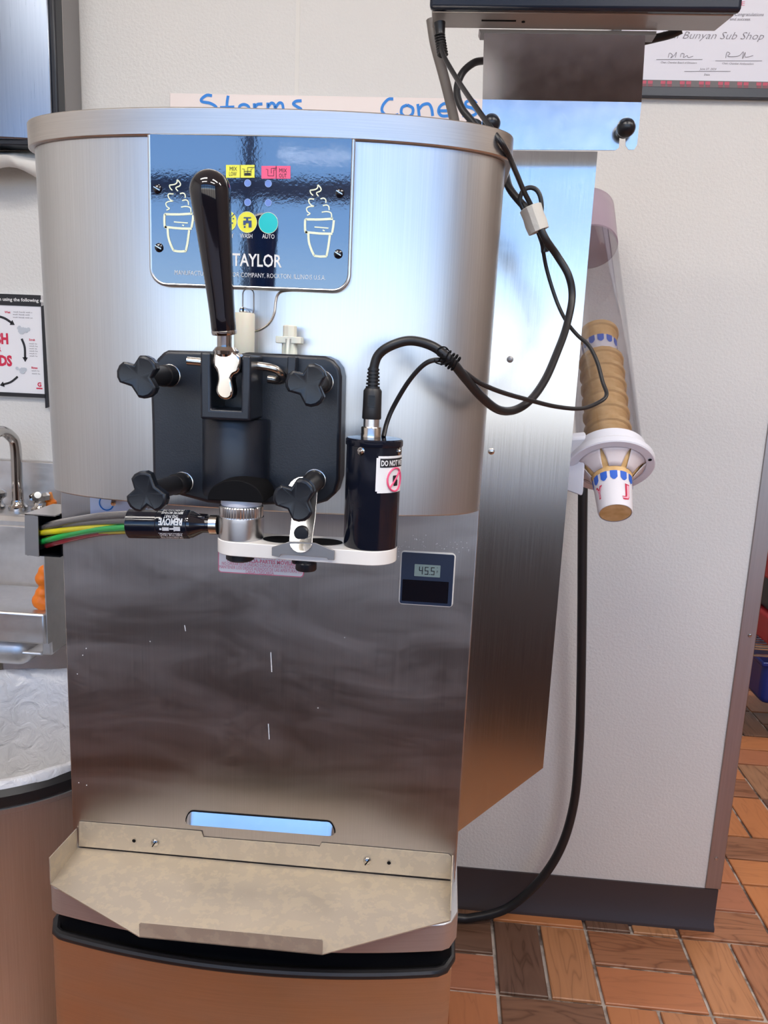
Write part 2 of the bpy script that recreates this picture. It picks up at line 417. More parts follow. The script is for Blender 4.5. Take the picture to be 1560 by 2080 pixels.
# base
pr = [(-.012, .0), (-.012, .012), (-.004, .020), (-.0035, .108), (0, .1085)]
bbm = nb(); A = [bbm.verts.new((FX0, y, z)) for y, z in pr]; Bv = [bbm.verts.new((WX+.012, y, z)) for y, z in pr]
for k in range(len(pr)-1): bbm.faces.new((A[k], Bv[k], Bv[k+1], A[k+1]))
bbm.faces.new(Bv + [bbm.verts.new((WX+.012, 0, 0))])
struct(obj('baseboard_back', bbm, BASEM, smooth=50))
struct(obj('baseboard_right', box(WX, WX+.012, -.001, .13, 0, .108), BASEM, bevel=.002))
# stainless corner guard at the wall end
x0_, x1_ = W(1434, 1808, -.004).x, W(1472, 1812, -.004).x
cg = struct(obj('trim_1', box(x0_-.002, WX+.017, -.0035, .125, .110, 2.3), TRIMM, bevel=.0015))
for px_, py_ in ((1455, 1744), (1523, 1291)):
    obj('screw', lathe([(.0, -.0028), (.0035, -.002), (.0045, 0)], W(px_, py_, -.0038), (0, 1, 0), 12), CHROME, cg)
# window wall (behind the photographer; it lights and is mirrored in the steel)
wf = nb(); WZ0, WZ1 = .80, 2.93
box(FX0, FX1, FY0, FY0+.12, 0, WZ0, wf); box(FX0, FX1, FY0, FY0+.12, WZ1, CZ, wf)
box(FX0, -2.55, FY0, FY0+.12, WZ0, WZ1, wf); box(3.2, FX1, FY0, FY0+.12, WZ0, WZ1, wf)
struct(obj('wall_front', wf, COUNTM, smooth=0))
win = struct(obj('window_1', box(-2.55, 3.2, FY0+.03, FY0+.12, WZ0, WZ0+.06), FRAMEM, smooth=0))
obj('window_head', box(-2.55, 3.2, FY0+.03, FY0+.10, WZ1-.06, WZ1), FRAMEM, win, smooth=0)
obj('transom_bar', box(-2.55, 3.2, FY0+.03, FY0+.10, 2.12, 2.22), FRAMEM, win, smooth=0)
for mx in (-2.52, -1.92, -1.10, -.28, .54, 1.36, 2.18, 3.17): obj('mullion', box(mx-.03, mx+.03, FY0+.03, FY0+.11, WZ0, WZ1), FRAMEM, win, smooth=0)
obj('pane', box(-2.55, 3.2, FY0+.06, FY0+.066, WZ0, WZ1), PANE, win, smooth=0)
ct = struct(obj('added_counter', box(-1.6, .85, -2.45, -2.05, .0, .86), COUNTM, bevel=.004))  # unseen counter, added so the lower steel mirrors something dark brown
obj('added_countertop', box(-1.64, .89, -2.5, -2.0, .86, .90), mat('added_counter_laminate', (.20, .15, .12), .35), ct, bevel=.006)
# ceiling lights
for k, (lx, ly) in enumerate(((-.9, -2.0), (1.1, -2.0), (-.9, -3.0), (1.1, -3.0), (2.5, -1.6), (1.6, 1.2))):
    t = thing('ceiling_light', ('ceiling light panel above the machine front', 'ceiling light panel right of the machine', 'ceiling light panel nearest the windows on the left', 'ceiling light panel nearest the windows on the right', 'ceiling light panel over the right side aisle', 'ceiling light panel over the passage behind the wall')[k], 'ceiling light', (lx, ly, CZ-.03), 'ceiling lights')
    obj('frame', box(lx-.62, lx+.62, ly-.17, ly+.17, CZ-.03, CZ-.001), CEILM, t)
    obj('diffuser', box(lx-.58, lx+.58, ly-.13, ly+.13, CZ-.036, CZ-.0301), LAMP, t, smooth=0)

# ================================================================== SOFT SERVE MACHINE
MX0, MX1 = -.4135, .0435
HC, HA = -.1880, .2275
def hoodY(x, d=0., a=HA): 
    u = min(1, abs((x-HC)/a)); return -.85-(.080+d)*(1-u**2.4)**(1/2.4)
def hood_outline(d=0., back=-.45, n=48):
    a = HA+d; pts = [Vector((HC-a, back, 0))]
    for k in range(n+1):
        t = PI - PI*k/n; c, s = math.cos(t), math.sin(t)
        x = HC+a*math.copysign(abs(c)**(2/2.4), c); pts.append(Vector((x, -.85-(.080+d)*abs(s)**(2/2.4), 0)))
    pts.append(Vector((HC+a, back, 0))); return pts
def shell(outline, z0, z1, bm=None):
    return prism([Vector((p.x, p.y, z0)) for p in outline], (0, 0, z1-z0), bm)
mach = thing('soft_serve_machine', 'tall stainless soft serve machine with black dispensing door and blue control panel', 'ice cream machine', (HC, -.5, 0))
def hood_at(z, d=0.):
    t = (z-1.130)/(1.491-1.130); a = .2280+.0050*t; c = -.1850-.0020*t
    return [Vector((c+(p.x-HC)*(a+d)/HA, p.y, z)) for p in hood_outline(d)]
def loft(A, Bq):
    bm = nb(); a = [bm.verts.new(p) for p in A]; b = [bm.verts.new(p) for p in Bq]; n = len(a)
    bm.faces.new(a); bm.faces.new(b[::-1])
    for i in range(n): bm.faces.new((a[i], b[i], b[(i+1) % n], a[(i+1) % n]))
    return bm
obj('hood', loft(hood_at(1.130), hood_at(1.468)), HOOD, mach, bevel=.0012)
obj('top_band', loft(hood_at(1.4675, .003), hood_at(1.491, .003)), BAND, mach, bevel=.0012)
obj('body', box(MX0+.004, MX1-.004, -.848, -.10, .10, 1.465), SIDE, mach, bevel=.002)
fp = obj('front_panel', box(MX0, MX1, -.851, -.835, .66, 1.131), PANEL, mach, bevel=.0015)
Yp = -.8515
# pull louvre in the lower panel
lv = nb(); top = [(389, 1647), (666, 1669)]; bot = [(377, 1669), (680, 1693)]
n = 26; U_, D_ = [], []
for k in range(n+1):
    t = .5-.5*math.cos(PI*k/n); xx = 378+(680-378)*t; dpx = min(xx-378, 680-xx); e = min(1, dpx/14)
    yt = 1646.5+23*t+(1-math.sqrt(max(0, 1-(1-e)**2)))*22; yb = 1669+24*t
    U_.append(W(xx, yt, Yp)); D_.append(W(xx, yb, Yp)+Vector((0, -.006*math.sqrt(max(0, 1-(1-e)**2)), 0)))
for k in range(n): 
    a_ = [lv.verts.new(p) for p in (U_[k], U_[k+1], D_[k+1], D_[k])]; lv.faces.new(a_)
    b_ = [lv.verts.new(p) for p in (D_[k], D_[k+1], Vector((D_[k+1].x, Yp+.001, D_[k+1].z)), Vector((D_[k].x, Yp+.001, D_[k].z)))]; lv.faces.new(b_)
bmesh.ops.remove_doubles(lv, verts=lv.verts, dist=1e-5)
obj('pull_slot', lv, BRKT, mach)
obj('slot_edge', tube(spline([U_[0]]+U_[1:-1:2]+[U_[-1]], 3), .0008, 6), BLKMT, mach)
# drips and splash marks
sp = nb()
for k in range(60):
    x_, y_ = random.uniform(806, 955), random.gauss(1108, 12)
    if y_ < 1085 or (812 < x_ < 925 and y_ > 1116): continue
    disc(W(x_, y_, Yp-.0002), random.uniform(.0002, .0006), seg=6, bm=sp)
for x_, y_ in ((175, 1317), (168, 1331), (157, 1369), (646, 1438), (700, 1295), (160, 1590), (176, 1595), (305, 1303)): disc(W(x_, y_, Yp-.0002), .0007, seg=6, bm=sp)
for x_, y_, l_ in ((545, 1470, 32), (375, 1270, 12), (550, 1325, 40), (845, 1094, 3)): ribbon([W(x_, y_, Yp-.0002), W(x_+2, y_+l_, Yp-.0002)], .0010, sp)
obj('milk_spots', sp, INKW, mach, smooth=0)['kind'] = 'stuff'

# control panel ---------------------------------------------------------------
Yc = -.9345
c0, c1 = W(305, 283, Yc), W(705, 588, Yc)
pout = rrect(c0.x, c1.x, c1.z, 1.467, Yc, .0135, (1, 1, 0, 0), 8)
cp = obj('control_panel', prism(pout, (0, .004, 0)), FILM, mach)
rp = [p+Vector((0, .0016, 0)) for p in rrect(c0.x-.0012, c1.x+.0012, c1.z-.0012, 1.4665, Yc, .0145, (1, 1, 0, 0), 8)]
obj('panel_rim', tube([rp[-1]]+rp[:-1], .0018, 8), HOOD, mach)
Yt = Yc-.0004
s_ = ppm(500, 450, Yt)
def strokes(list_, w, Y, mp, bm=None):
    bm = bm or nb()
    for st in list_: ribbon([W(*mp(*p), Y) for p in st], w, bm, 4)
    return bm
icon = [[(1215, 500), (1340, 502), (1458, 495)], [(1222, 500), (1212, 515), (1214, 605), (1232, 618)], [(1214, 612), (1340, 625), (1452, 628)], [(1465, 508), (1460, 560), (1450, 618)],
        [(1240, 625), (1246, 700), (1268, 770), (1292, 820)], [(1290, 820), (1340, 828), (1402, 826)], [(1400, 826), (1415, 750), (1430, 640)]]
icon_t = [[(1295, 568), (1418, 578)], [(1368, 595), (1385, 602)], [(1255, 245), (1300, 238), (1322, 222), (1325, 198), (1352, 230), (1345, 252), (1312, 268), (1330, 298)], [(1255, 245), (1262, 270), (1282, 290)],
          [(1292, 322), (1250, 322), (1245, 345), (1262, 372), (1290, 386)], [(1285, 386), (1245, 390), (1225, 405), (1232, 432), (1256, 450), (1230, 465)],
          [(1348, 320), (1375, 314), (1393, 328), (1395, 356)], [(1368, 380), (1400, 374), (1420, 388), (1424, 420)], [(1358, 438), (1400, 432), (1440, 445), (1446, 494)]]
rz = lambda x, y: (340+x/4.333, 330+y/4.333)
lz = lambda x, y: (340+x/4.333-285.7, 330+y/4.333-10.4)
for f_ in (rz, lz):
    b_ = strokes(icon, 4.4*s_, Yt, f_); strokes(icon_t, 2.3*s_, Yt, f_, b_)
    obj('cup_symbol', b_, INKC, cp, smooth=0)
def label_rect(x0, y0, x1, y1, Y):
    a, b = W(x0, y0, Y), W(x1, y1, Y); a2, b2 = W(x1, y0, Y), W(x0, y1, Y)
    return face([a, a2, b, b2])
obj('mix_low_label', label_rect(459, 335, 517, 361, Yt), INKY, cp, smooth=0, label='yellow mix low label')
obj('mix_out_label', label_rect(531, 337, 590, 363, Yt), INKP, cp, smooth=0, label='pink mix out label')
tb = nb(); Y2 = Yt-.0003
for s__, x_, y_ in (('MIX', 474, 342.5), ('LOW', 473, 353), ('MIX', 575, 346), ('OUT', 574.5, 356.5)): text(s__, onY(x_, y_, Y2), 7.5*s_, 15*s_, tb, bold=.0)
for st in ([(492, 343), (496, 343), (496, 356), (510, 356), (510, 343), (514, 343)], [(503, 352), (503, 340), (517, 340)], [(496, 348), (510, 348)], [(488, 335), (488, 361)],
           [(540, 344), (544, 344), (544, 357), (556, 357), (556, 345), (560, 345)], [(551, 352), (551, 342), (562, 341)], [(561, 337), (561, 363)]):
    ribbon([W(x_, y_, Y2) for x_, y_ in st], 1.1*s_, tb, raw=True)
for q in range(3): ribbon([W(497, 352+q*1.6, Y2), W(509, 352+q*1.6, Y2)], 1.7*s_, tb, raw=True)
obj('label_print', tb, INKK, cp, smooth=0)
for x_, y_, m_ in ((461, 449, INKY), (502, 451.5, INKY), (545, 453, INKT)):
    obj('touch_button', disc(W(x_, y_, Yt), 19.5*s_, rz=20*s_), m_, cp, smooth=0)
    obj('button_ring', tube([W(x_, y_, Yt)+Vector((math.cos(2*PI*k/32)*19.5*s_, 0, math.sin(2*PI*k/32)*20*s_)) for k in range(32)], .5*s_, 6, closed=True), INKC, cp)
fb = nb(); q = lambda x, y: W(x, y, Y2)
face([q(494, 448), q(511, 448), q(511, 462), q(505, 462), q(505, 453), q(499, 453), q(499, 457), q(494, 457)], fb); face([q(500, 443), q(504, 443), q(504, 448), q(500, 448)], fb); face([q(495, 441), q(510, 441), q(510, 443.5), q(495, 443.5)], fb)
disc(q(497, 461), 2*s_, seg=10, bm=fb)
for x_, y_ in ((467, 446), (474, 444), (465, 455), (472, 453), (468, 463)): disc(q(x_, y_), 1.6*s_, seg=8, bm=fb)
ribbon([q(464, 446), q(476, 434)], 1.6*s_, fb)
obj('button_symbol', fb, mat('symbol_navy', (.03, .07, .22), .5), cp, smooth=0)
for x_, y_ in ((503, 372), (545, 373), (503, 411), (545, 412), (462, 411)):
    obj('indicator', disc(W(x_, y_, Yt), 6.5*s_), LED, cp, smooth=0)
    obj('indicator_ring', tube([W(x_, y_, Yt)+Vector((math.cos(2*PI*k/24)*6.5*s_, 0, math.sin(2*PI*k/24)*6.5*s_)) for k in range(24)], .45*s_, 6, closed=True), mat('ring_blue', (.35, .5, .85), .4), cp)
tb = nb()
text('STANDBY', onY(454, 478, Yt), 8.5*s_, 42*s_, tb); text('WASH', onY(500, 479, Yt), 8.5*s_, 25*s_, tb); text('AUTO', onY(545, 480, Yt), 8.5*s_, 25*s_, tb)
text('TAYLOR', onY(522, 528.5, Yt), 24*s_, 101*s_, tb, bold=.016)
text('MANUFACTURED BY TAYLOR COMPANY, ROCKTON, ILLINOIS U.S.A.', onY(507, 558.5, Yt), 9*s_, 310*s_, tb, bold=-.008)
obj('lettering', tb, INKW, cp, smooth=0)
for x_, y_ in ((320, 384), (323, 503), (690, 392), (687, 516)):
    c = W(x_, y_, Yt)
    sc_ = obj('panel_screw', lathe([(0, -.0024), (.0022, -.0021), (.0037, -.0010), (.0042, .0006)], c, (0, 1, 0), 20), BLKGL, cp)
    b_ = box(-.0032, .0032, -.0003, .0003, -.0004, .0004); bmesh.ops.rotate(b_, verts=b_.verts, cent=(0, 0, 0), matrix=Matrix.Rotation(.5, 3, 'Y')); bmesh.ops.translate(b_, verts=b_.verts, vec=c+Vector((0, -.0023, 0)))
    obj('screw_slot', b_, NICKEL, cp, smooth=0)

# embossed outline below the control panel, keyhole, plunger ------------------
Yh = -.9305
obj('access_outline', tube(spline([W(x_, y_, Yh) for x_, y_ in ((516, 673), (532, 668), (548, 655), (557, 636), (560, 612), (566, 596), (585, 590), (640, 590))], 6), .0011, 8), NICKEL, mach)
kh = W(504, 614, Yh)
obj('keyhole_plate', tube([Vector((kh.x+(.0052*math.cos(t)), Yh, kh.z+(.007 if math.sin(t) > 0 else -.007)+.0052*math.sin(t))) for t in [2*PI*k/32 for k in range(32)]], .0005, 6, closed=True), DULL, mach)
obj('drive_pin', lathe([(0, -.020), (.0030, -.019), (.0034, -.017), (.0034, .004)], W(503, 634, Yh), (0, 1, 0), 16), CHROME, mach)
obj('draw_valve', lathe([(.0088, 0), (.0092, .001), (.0092, .036), (.0085, .0372), (0, .0375)], W(496, 722, -.955), (0, 0, 1), 24), NYLON, mach)
pp = nb(); pc = W(588, 722, -.952)
lathe([(.0070, -.004), (.0070, .0145), (.0068, .0150)], pc, (0, 0, 1), 20, pp); lathe([(.0064, .012), (.0064, .0255), (.0056, .0265), (0, .0265)], pc, (0, 0, 1), 8, pp)
zz = pc.z; box(pc.x-.0115, pc.x+.0115, -.9585, -.9455, zz+.0105, zz+.0165, pp)
obj('prime_plug', pp, NYLON, mach, bevel=.0010)

# dispensing door -------------------------------------------------------------
Yd = -.965
dpx = [(340, 711), (330, 716), (318, 728), (307, 748), (304, 775), (307, 860), (309, 985), (350, 1003), (420, 1022), (480, 1028), (548, 1026), (640, 1026), (664, 1019), (682, 1003), (690, 975), (692, 870), (694, 765), (690, 747), (678, 731), (660, 723), (500, 715)]
door = obj('dispensing_door', prism(poly(dpx, Yd), (0, .034, 0)), BLKPL, mach, bevel=.0035, seg=3)
cx_ = W(479, 900, -.97).x; zt, zb = W(479, 853, -.99).z, W(479, 1012, -.99).z
obj('spout_column', lathe([(.0295, 0), (.0300, .002), (.0300, zt-zb-.002), (.0290, zt-zb)], (cx_, -.968, zb), (0, 0, 1), 40), BLKPL, door)
ar = nb(); n = 20
za = W(479, 1019, -1.0185).z; zh = W(479, 975, -1.0185).z
cxa = W(478, 1000, -1.0185).x
prof = [(cxa+.0243*math.cos(PI*k/n), za+(zh-za)*math.sin(PI*k/n)**.9) for k in range(n+1)]
prism([Vector((x, -1.0185, z)) for x, z in prof], (0, .045, 0), ar)
obj('nozzle_arch', ar, BLKMT, door, bevel=.001)
fl, fr_, it, ib = W(408, 740, -1.005).x, W(511, 740, -1.005).x, W(430, 722, -1.005), W(491, 834, -1.005)
zT, zB = W(460, 717, -1.005).z, W(460, 853, -1.005).z
up_ = [(fl, zT), (fl, zB), (fr_, zB), (fr_, zT-.001), (ib.x, zT-.001), (ib.x, ib.z), (it.x, ib.z), (it.x, zT)]
obj('handle_fork', prism([Vector((x, -1.008, z)) for x, z in up_], (0, .045, 0)), BLKPL, door, bevel=.0022, seg=3)
rb = W(590, 722, -.972)
obj('rod_block', box(rb.x-.0015, rb.x+.006, -.978, -.962, rb.z-.020, rb.z-.001), BLKPL, door, bevel=.001)
rod = spline([W(381, 733, -.985), W(440, 738, -.985), W(520, 743, -.985), W(552, 748, -.984), W(568, 756, -.980), W(574, 765, -.973), W(565, 772, -.969), W(545, 770, -.968)], 6)
obj('pivot_pin', tube(rod, .0036, 14), NICKEL, door)

# draw handle
hb, ht = W(456, 712, -1.000), W(456, 660, -1.003)
hd = obj('draw_handle', tube([hb, (hb+ht)/2, ht], .0062, 20), CHROME, mach)
g0, g1 = W(455, 672, -1.004), W(427, 388, -1.022)
ax = (g1-g0); Lg = ax.length
gp = [(0, 0), (.0098, 0), (.0104, .002), (.0104, .012)]
for k in range(1, 9):
    t = k/8; gp.append((.0104+(.0162-.0104)*t**1.25, .012+(Lg-.012)*t))
gp += [(.0162*math.cos(a), Lg+.0160*math.sin(a)) for a in [PI/2*k/8 for k in range(1, 9)]]
obj('grip', lathe(gp, g0, ax, 36), BLKGL, hd, smooth=60)
obj('grip_ferrule', lathe([(.0066, -.0035), (.0102, -.0028), (.0106, -.001), (.0104, .0008)], g0, ax, 28), CHROME, hd)
cl = nb(); Yk = -1.012
outl = [(434, 718), (446, 712), (470, 712), (486, 722), (488, 738), (484, 756), (474, 762), (470, 772), (473, 790), (471, 806), (460, 813), (445, 808), (437, 792), (441, 770), (438, 752), (432, 742)]
prism([p for p in spline(poly(outl, Yk), 3, True)], (0, .016, 0), cl)
obj('handle_clevis', cl, CHROME, hd, bevel=.0022, seg=3)
obj('clevis_collar', lathe([(.0085, -.002), (.0105, 0), (.0108, .003), (.0085, .006)], W(459, 720, -1.004), (0, 0, 1), 24), CHROME, hd)

# three-lobed door knobs
def knob(base_px, ctr_px, Yk, angs, nm):
    base = W(*base_px, Yd); c = W(*ctr_px, Yk); pts = []
    for i, a in enumerate(angs):
        a = math.radians(a); nx = math.radians(angs[(i+1) % 3]+(360 if i == 2 else 0))
        for da, r in ((-.56, .0163), (-.52, .0170), (-.27, .0182), (0, .0186), (.27, .0182), (.52, .0170), (.56, .0163)): pts.append((a+da, r))
        pts.append(((a+nx)/2, .0102))
    P3 = [Vector((c.x+r*math.cos(t), Yk, c.z+r*math.sin(t))) for t, r in pts]
    bm = nb(); m = len(P3)
    f1 = [bm.verts.new(p) for p in P3]; b1 = [bm.verts.new(p+Vector((0, .0085, 0))) for p in P3]; ce = bm.verts.new(c+Vector((0, .0006, 0)))
    inn = [bm.verts.new(c+(p-c)*.86+Vector((0, -.0009, 0))) for p in P3]
    for k in range(m):
        k2 = (k+1) % m
        bm.faces.new((f1[k], f1[k2], b1[k2], b1[k])); bm.faces.new((inn[k], inn[k2], f1[k2], f1[k])); bm.faces.new((ce, inn[k2], inn[k]))
    bm.faces.new(b1[::-1])
    ko = obj('door_knob', bm, BLKKN, mach, bevel=.0009, smooth=20)
    L_ = (base-(c+Vector((0, .006, 0)))).length
    obj('stem', lathe([(.0085, 0), (.0085, L_*.72), (.0095, L_*.74), (.0098, L_*.97), (.0085, L_)], c+Vector((0, .006, 0)), base-(c+Vector((0, .006, 0))), 24), BLKRB, ko)
    obj('washer', lathe([(.0090, 0), (.0101, .0004), (.0101, .0016), (.0090, .002)], base+Vector((0, -.0018, 0)), (0, 1, 0), 24), NICKEL, ko)
knob((345, 763), (281, 765), -1.033, (55, 168, 300), 1)
knob((655, 776), (624, 782), -1.020, (57, 170, 297), 2)
knob((372, 980), (296, 1002), -1.040, (106, 222, 330), 3)
knob((640, 975), (600, 1016), -1.052, (57, 168, 295), 4)

# power label and toggle under the hood
pl = W(183, 1008, Yp); pr_ = W(300, 1058, Yp)
pw = obj('power_label', prism([Vector((x, Yp-.0006, z)) for x, z in ((pl.x, pr_.z), (pr_.x, pr_.z), (pr_.x, pl.z), (pl.x, pl.z))], (0, .001, 0)), mat('pale_blue_label', (.62, .70, .88), .4), mach)
oc = W(216, 1022, Yp-.001)
obj('off_ring', tube([oc+Vector((.0078*math.cos(2*PI*k/32), 0, .0078*math.sin(2*PI*k/32))) for k in range(32)], .0010, 6, closed=True, flat=.6), INKB, pw)
obj('toggle_switch', lathe([(.0022, 0), (.0030, .010), (.0026, .013), (0, .0135)], W(233, 1010, Yp), Vector((.25, -.9, -.42)), 14), CHROME, mach)

# drip shelf ------------------------------------------------------------------
ZT = .690
tp = [WZ(*p, ZT) for p in ((160, 1718), (102, 1797), (283, 1904), (655, 1940), (915, 1870), (917, 1785))]
for i in (0, 5): tp[i].y = -.8525
sh = obj('drip_shelf', prism(tp, (0, 0, .0012)), TRAY, mach)
bf = [(161, 1669), (409, 1689), (413, 1701), (649, 1720), (653, 1712.5), (911, 1735.6), (917, 1741), (917, 1786), (160, 1719)]
obj('back_flange', prism(poly(bf, -.8528), (0, .0011, 0)), TRAY, sh)
a0_, a1_ = W(155, 1683, -.853), None
def ztop(p, py_):    # point above p seen at photo row py_
    lo, hi = 0, .08
    for _ in range(30):
        m_ = (lo+hi)/2; q_ = p+Vector((0, 0, m_)); d_ = q_-CAM; y_ = 1040-FPX*d_.dot(UP)/d_.dot(FW)
        if y_ > py_: lo = m_
        else: hi = m_
    return p+Vector((0, 0, lo))
obj('left_flange', prism([tp[0], tp[1], ztop(tp[1], 1742), ztop(tp[0], 1683)], (.0011, 0, 0)), TRAY, sh)
obj('right_flange', prism([tp[5], tp[4], ztop(tp[4], 1850), ztop(tp[5], 1737)], (-.0011, 0, 0)), TRAY, sh)
lp_ = [tp[2], tp[3], ztop(tp[3], 1912), ztop(tp[3], 1909)+(tp[2]-tp[3])*.01, ztop(tp[2], 1874)+(tp[3]-tp[2])*.01, ztop(tp[2], 1877)]
obj('front_lip', prism(lp_, (0, .0012, 0)), TRAY, sh)
for x_, y_ in ((315, 1711), (746, 1748)):
    c = W(x_, y_, -.8535)
    so = obj('screw', lathe([(0, -.0036), (.0025, -.0032), (.0042, -.0016), (.0045, 0)], c, (0, 1, 0), 20), CHROME, sh)
    b_ = box(-.004, .004, -.0006, .0006, -.0006, .0006); bmesh.ops.rotate(b_, verts=b_.verts, cent=(0, 0, 0), matrix=Matrix.Rotation(-1.0, 3, 'Y')); bmesh.ops.translate(b_, verts=b_.verts, vec=c+Vector((0, -.0036, 0)))
    obj('screw_slot', b_, BLKMT, sh, smooth=0)
for x_, y_ in ((272, 1708), (790, 1753)): obj('hole', disc(W(x_, y_, -.8541), .0022), BLKMT, sh, smooth=0)
# base cap, gasket, kick door
def cap_outline(side, mid, x0, x1, back=-.60, rc=.018, n=24):
    pts = [Vector((x0, back, 0))]
    for k in range(n+1):
        t = k/n; x = x0+(x1-x0)*t; u = abs(2*t-1); y = side-(mid)*(1-u**2)
        e = min(t, 1-t)*(x1-x0)
        if e < rc: y += rc-math.sqrt(max(0, rc*rc-(rc-e)**2))
        pts.append(Vector((x, y, 0)))
    pts.append(Vector((x1, back, 0))); return pts
obj('base_cap', shell(cap_outline(-.917, .026, MX0-.002, MX1+.003, n=60), .655, .6885), CAPM, mach, bevel=.0015)
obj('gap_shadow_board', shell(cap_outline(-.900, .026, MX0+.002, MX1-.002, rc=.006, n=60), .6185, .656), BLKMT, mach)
obj('gasket', tube([Vector((p.x, p.y, .622)) for p in cap_outline(-.909, .026, MX0-.002, MX1-.001, back=-.86, n=60)], .0052, 10, flat=1), BLKRB, mach)
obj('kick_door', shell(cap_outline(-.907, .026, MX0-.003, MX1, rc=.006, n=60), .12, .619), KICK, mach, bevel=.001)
for x_ in (MX0+.05, MX1-.05):
    for y_ in (-.82, -.16):
        cw = obj('caster', lathe([(.0, -.013), (.040, -.013), (.045, -.008), (.045, .008), (.040, .013), (0, .013)], (x_, y_, .049), (1, 0, 0), 28), BLKRB, mach)
        obj('caster_fork', box(x_-.022, x_+.022, y_-.02, y_+.02, .085, .12), DULL, cw, bevel=.003)

# ================================================================== STICKERS ON THE MACHINE
ws_ = thing('warning_sticker', 'white and pink moving parts warning sticker on lower steel panel', 'sticker', W(530, 1170, Yp-.0008))
pa, pb = W(443, 1100, Yp-.0006), W(617, 1174, Yp-.0006)
zl, zr = W(443, 1162, Yp).z, W(617, 1174, Yp).z
obj('border', prism(rrect(pa.x, pb.x, zl, pa.z, Yp-.0006, .004), (0, .0005, 0)), INKRP, ws_)
obj('paper', prism(rrect(pa.x+.0012, pb.x-.0012, zl+.0012, pa.z-.0012, Yp-.0010, .003), (0, .0005, 0)), PAPER, ws_)
s2 = ppm(530, 1140, Yp); tb = nb(); Yw = Yp-.0014
for s__, x_, y_, h_, w_, bo in (('WARNING-MOVING PARTS', 530, 1114, 8, 160, .02), ('KEEP FINGERS AWAY FROM INFEED', 530, 1124, 6.5, 165, 0), ('WELL AND DISCHARGE OPENINGS.', 535, 1133, 6.5, 150, 0), ('ADVERTENCIA-PARTES MÓVILES', 530, 1141.5, 7.5, 138, .03),
                             ('NO OPERAR ESTA UNIDAD CON LA PUERTA RETIRADA,', 528, 1149.5, 6.5, 155, 0), ('MANTENER LOS DEDOS ALEJADOS DE LAS APERTURAS DE', 529, 1157, 6.5, 168, 0), ('CARGA Y DESCARGA.', 528, 1164, 6.5, 58, 0)):
    text(s__, onY(x_, y_-1, Yw), h_*s2, w_*s2, tb, bold=bo)
obj('lettering', tb, INKRP, ws_, smooth=0)
th = thing('thermometer', 'square navy digital thermometer reading 45.5 on the lower steel panel', 'thermometer', W(866, 1230, Yp-.002))
T0, T1 = W(817, 1121, Yp), W(917, 1229, Yp); T0.z = W(866, 1123, Yp).z; T1.z = W(866, 1227.5, Yp).z
obj('sealant_bead', tube(rrect(T0.x, T1.x, T1.z, T0.z, Yp-.0003, .003), .0016, 8, closed=True), SEAL, th)
obj('bezel', prism(rrect(T0.x, T1.x, T1.z, T0.z, Yp-.0022, .002), (0, .0022, 0)), NAVY, th)
lc = W(868, 1159.5, Yp-.0025); obj('display', prism(rrect(lc.x-.0138, lc.x+.0138, lc.z-.0066, lc.z+.0066, Yp-.0025, .0006), (0, .0006, 0)), LCD, th)
bc = W(865, 1201, Yp-.0025); obj('solar_cell', prism(rrect(bc.x-.0255, bc.x+.0240, bc.z-.0122, bc.z+.0118, Yp-.0025, .0006), (0, .0006, 0)), BLKGL, th)
sg = nb(); SEG = {'4': 'bcfg', '5': 'acdfg'}
def digit(ch, cx, cz, w, h, t):
    S = {'a': (cx-w/2, cz+h/2, cx+w/2, cz+h/2), 'g': (cx-w/2, cz, cx+w/2, cz), 'd': (cx-w/2, cz-h/2, cx+w/2, cz-h/2), 'f': (cx-w/2, cz, cx-w/2, cz+h/2), 'b': (cx+w/2, cz, cx+w/2, cz+h/2), 'e': (cx-w/2, cz-h/2, cx-w/2, cz), 'c': (cx+w/2, cz-h/2, cx+w/2, cz)}
    for k in SEG[ch]:
        x0, z0, x1, z1 = S[k]; box(min(x0, x1)-t/2, max(x0, x1)+t/2, Yp-.0028, Yp-.0026, min(z0, z1)-t/2, max(z0, z1)+t/2, sg)
for ch, dx in (('4', -.0068), ('5', -.0008), ('5', .0058)): digit(ch, lc.x+dx, lc.z, .0031, .0076, .0008)
box(lc.x+.0022, lc.x+.0030, Yp-.0028, Yp-.0026, lc.z-.0042, lc.z-.0034, sg)
text('°', lambda x, y: Vector((lc.x+.0105+x, Yp-.0028, lc.z+.003+y)), .003, bm=sg); text('F', lambda x, y: Vector((lc.x+.0108+x, Yp-.0028, lc.z-.0005+y)), .0028, bm=sg)
obj('digits', sg, INKK, th, smooth=0)

# ================================================================== FLAVOUR INJECTOR
inj = thing('syrup_injector', 'syrup injector head with black motor on a white enamelled bar', 'injector', W(600, 1140, -1.0))
Yi = -.997
nA, nB_ = W(490, 1095, Yi), W(752, 1112, Yi); zbar = W(490, 1101, -1.015).z; RB = .0205
def stadium(ax_, bx_, y, z, ra, rb_, n=14):
    pts = [Vector((ax_+ra*math.cos(t), y+ra*math.sin(t), z)) for t in [PI/2+PI*k/n for k in range(n+1)]]
    pts += [Vector((bx_+rb_*math.cos(t), y+rb_*math.sin(t), z)) for t in [-PI/2+PI*k/n for k in range(n+1)]]
    return pts
thk = .0125
obj('bar', prism(stadium(nA.x, nB_.x-.001, Yi, zbar, RB, .0245), (0, 0, -thk)), WHITEN, inj, bevel=.0006)
dk = nb()
for x_ in (575, 655):
    c = W(x_, 1100, Yi); face([Vector((c.x+.018*math.cos(t), Yi+.013*math.sin(t), zbar+.0004)) for t in [2*PI*k/24 for k in range(24)]], dk)
obj('bar_vent', dk, BLKMT, inj, smooth=0)
bp_ = lambda py: W(490, py, -1.0).z
zc0 = zbar
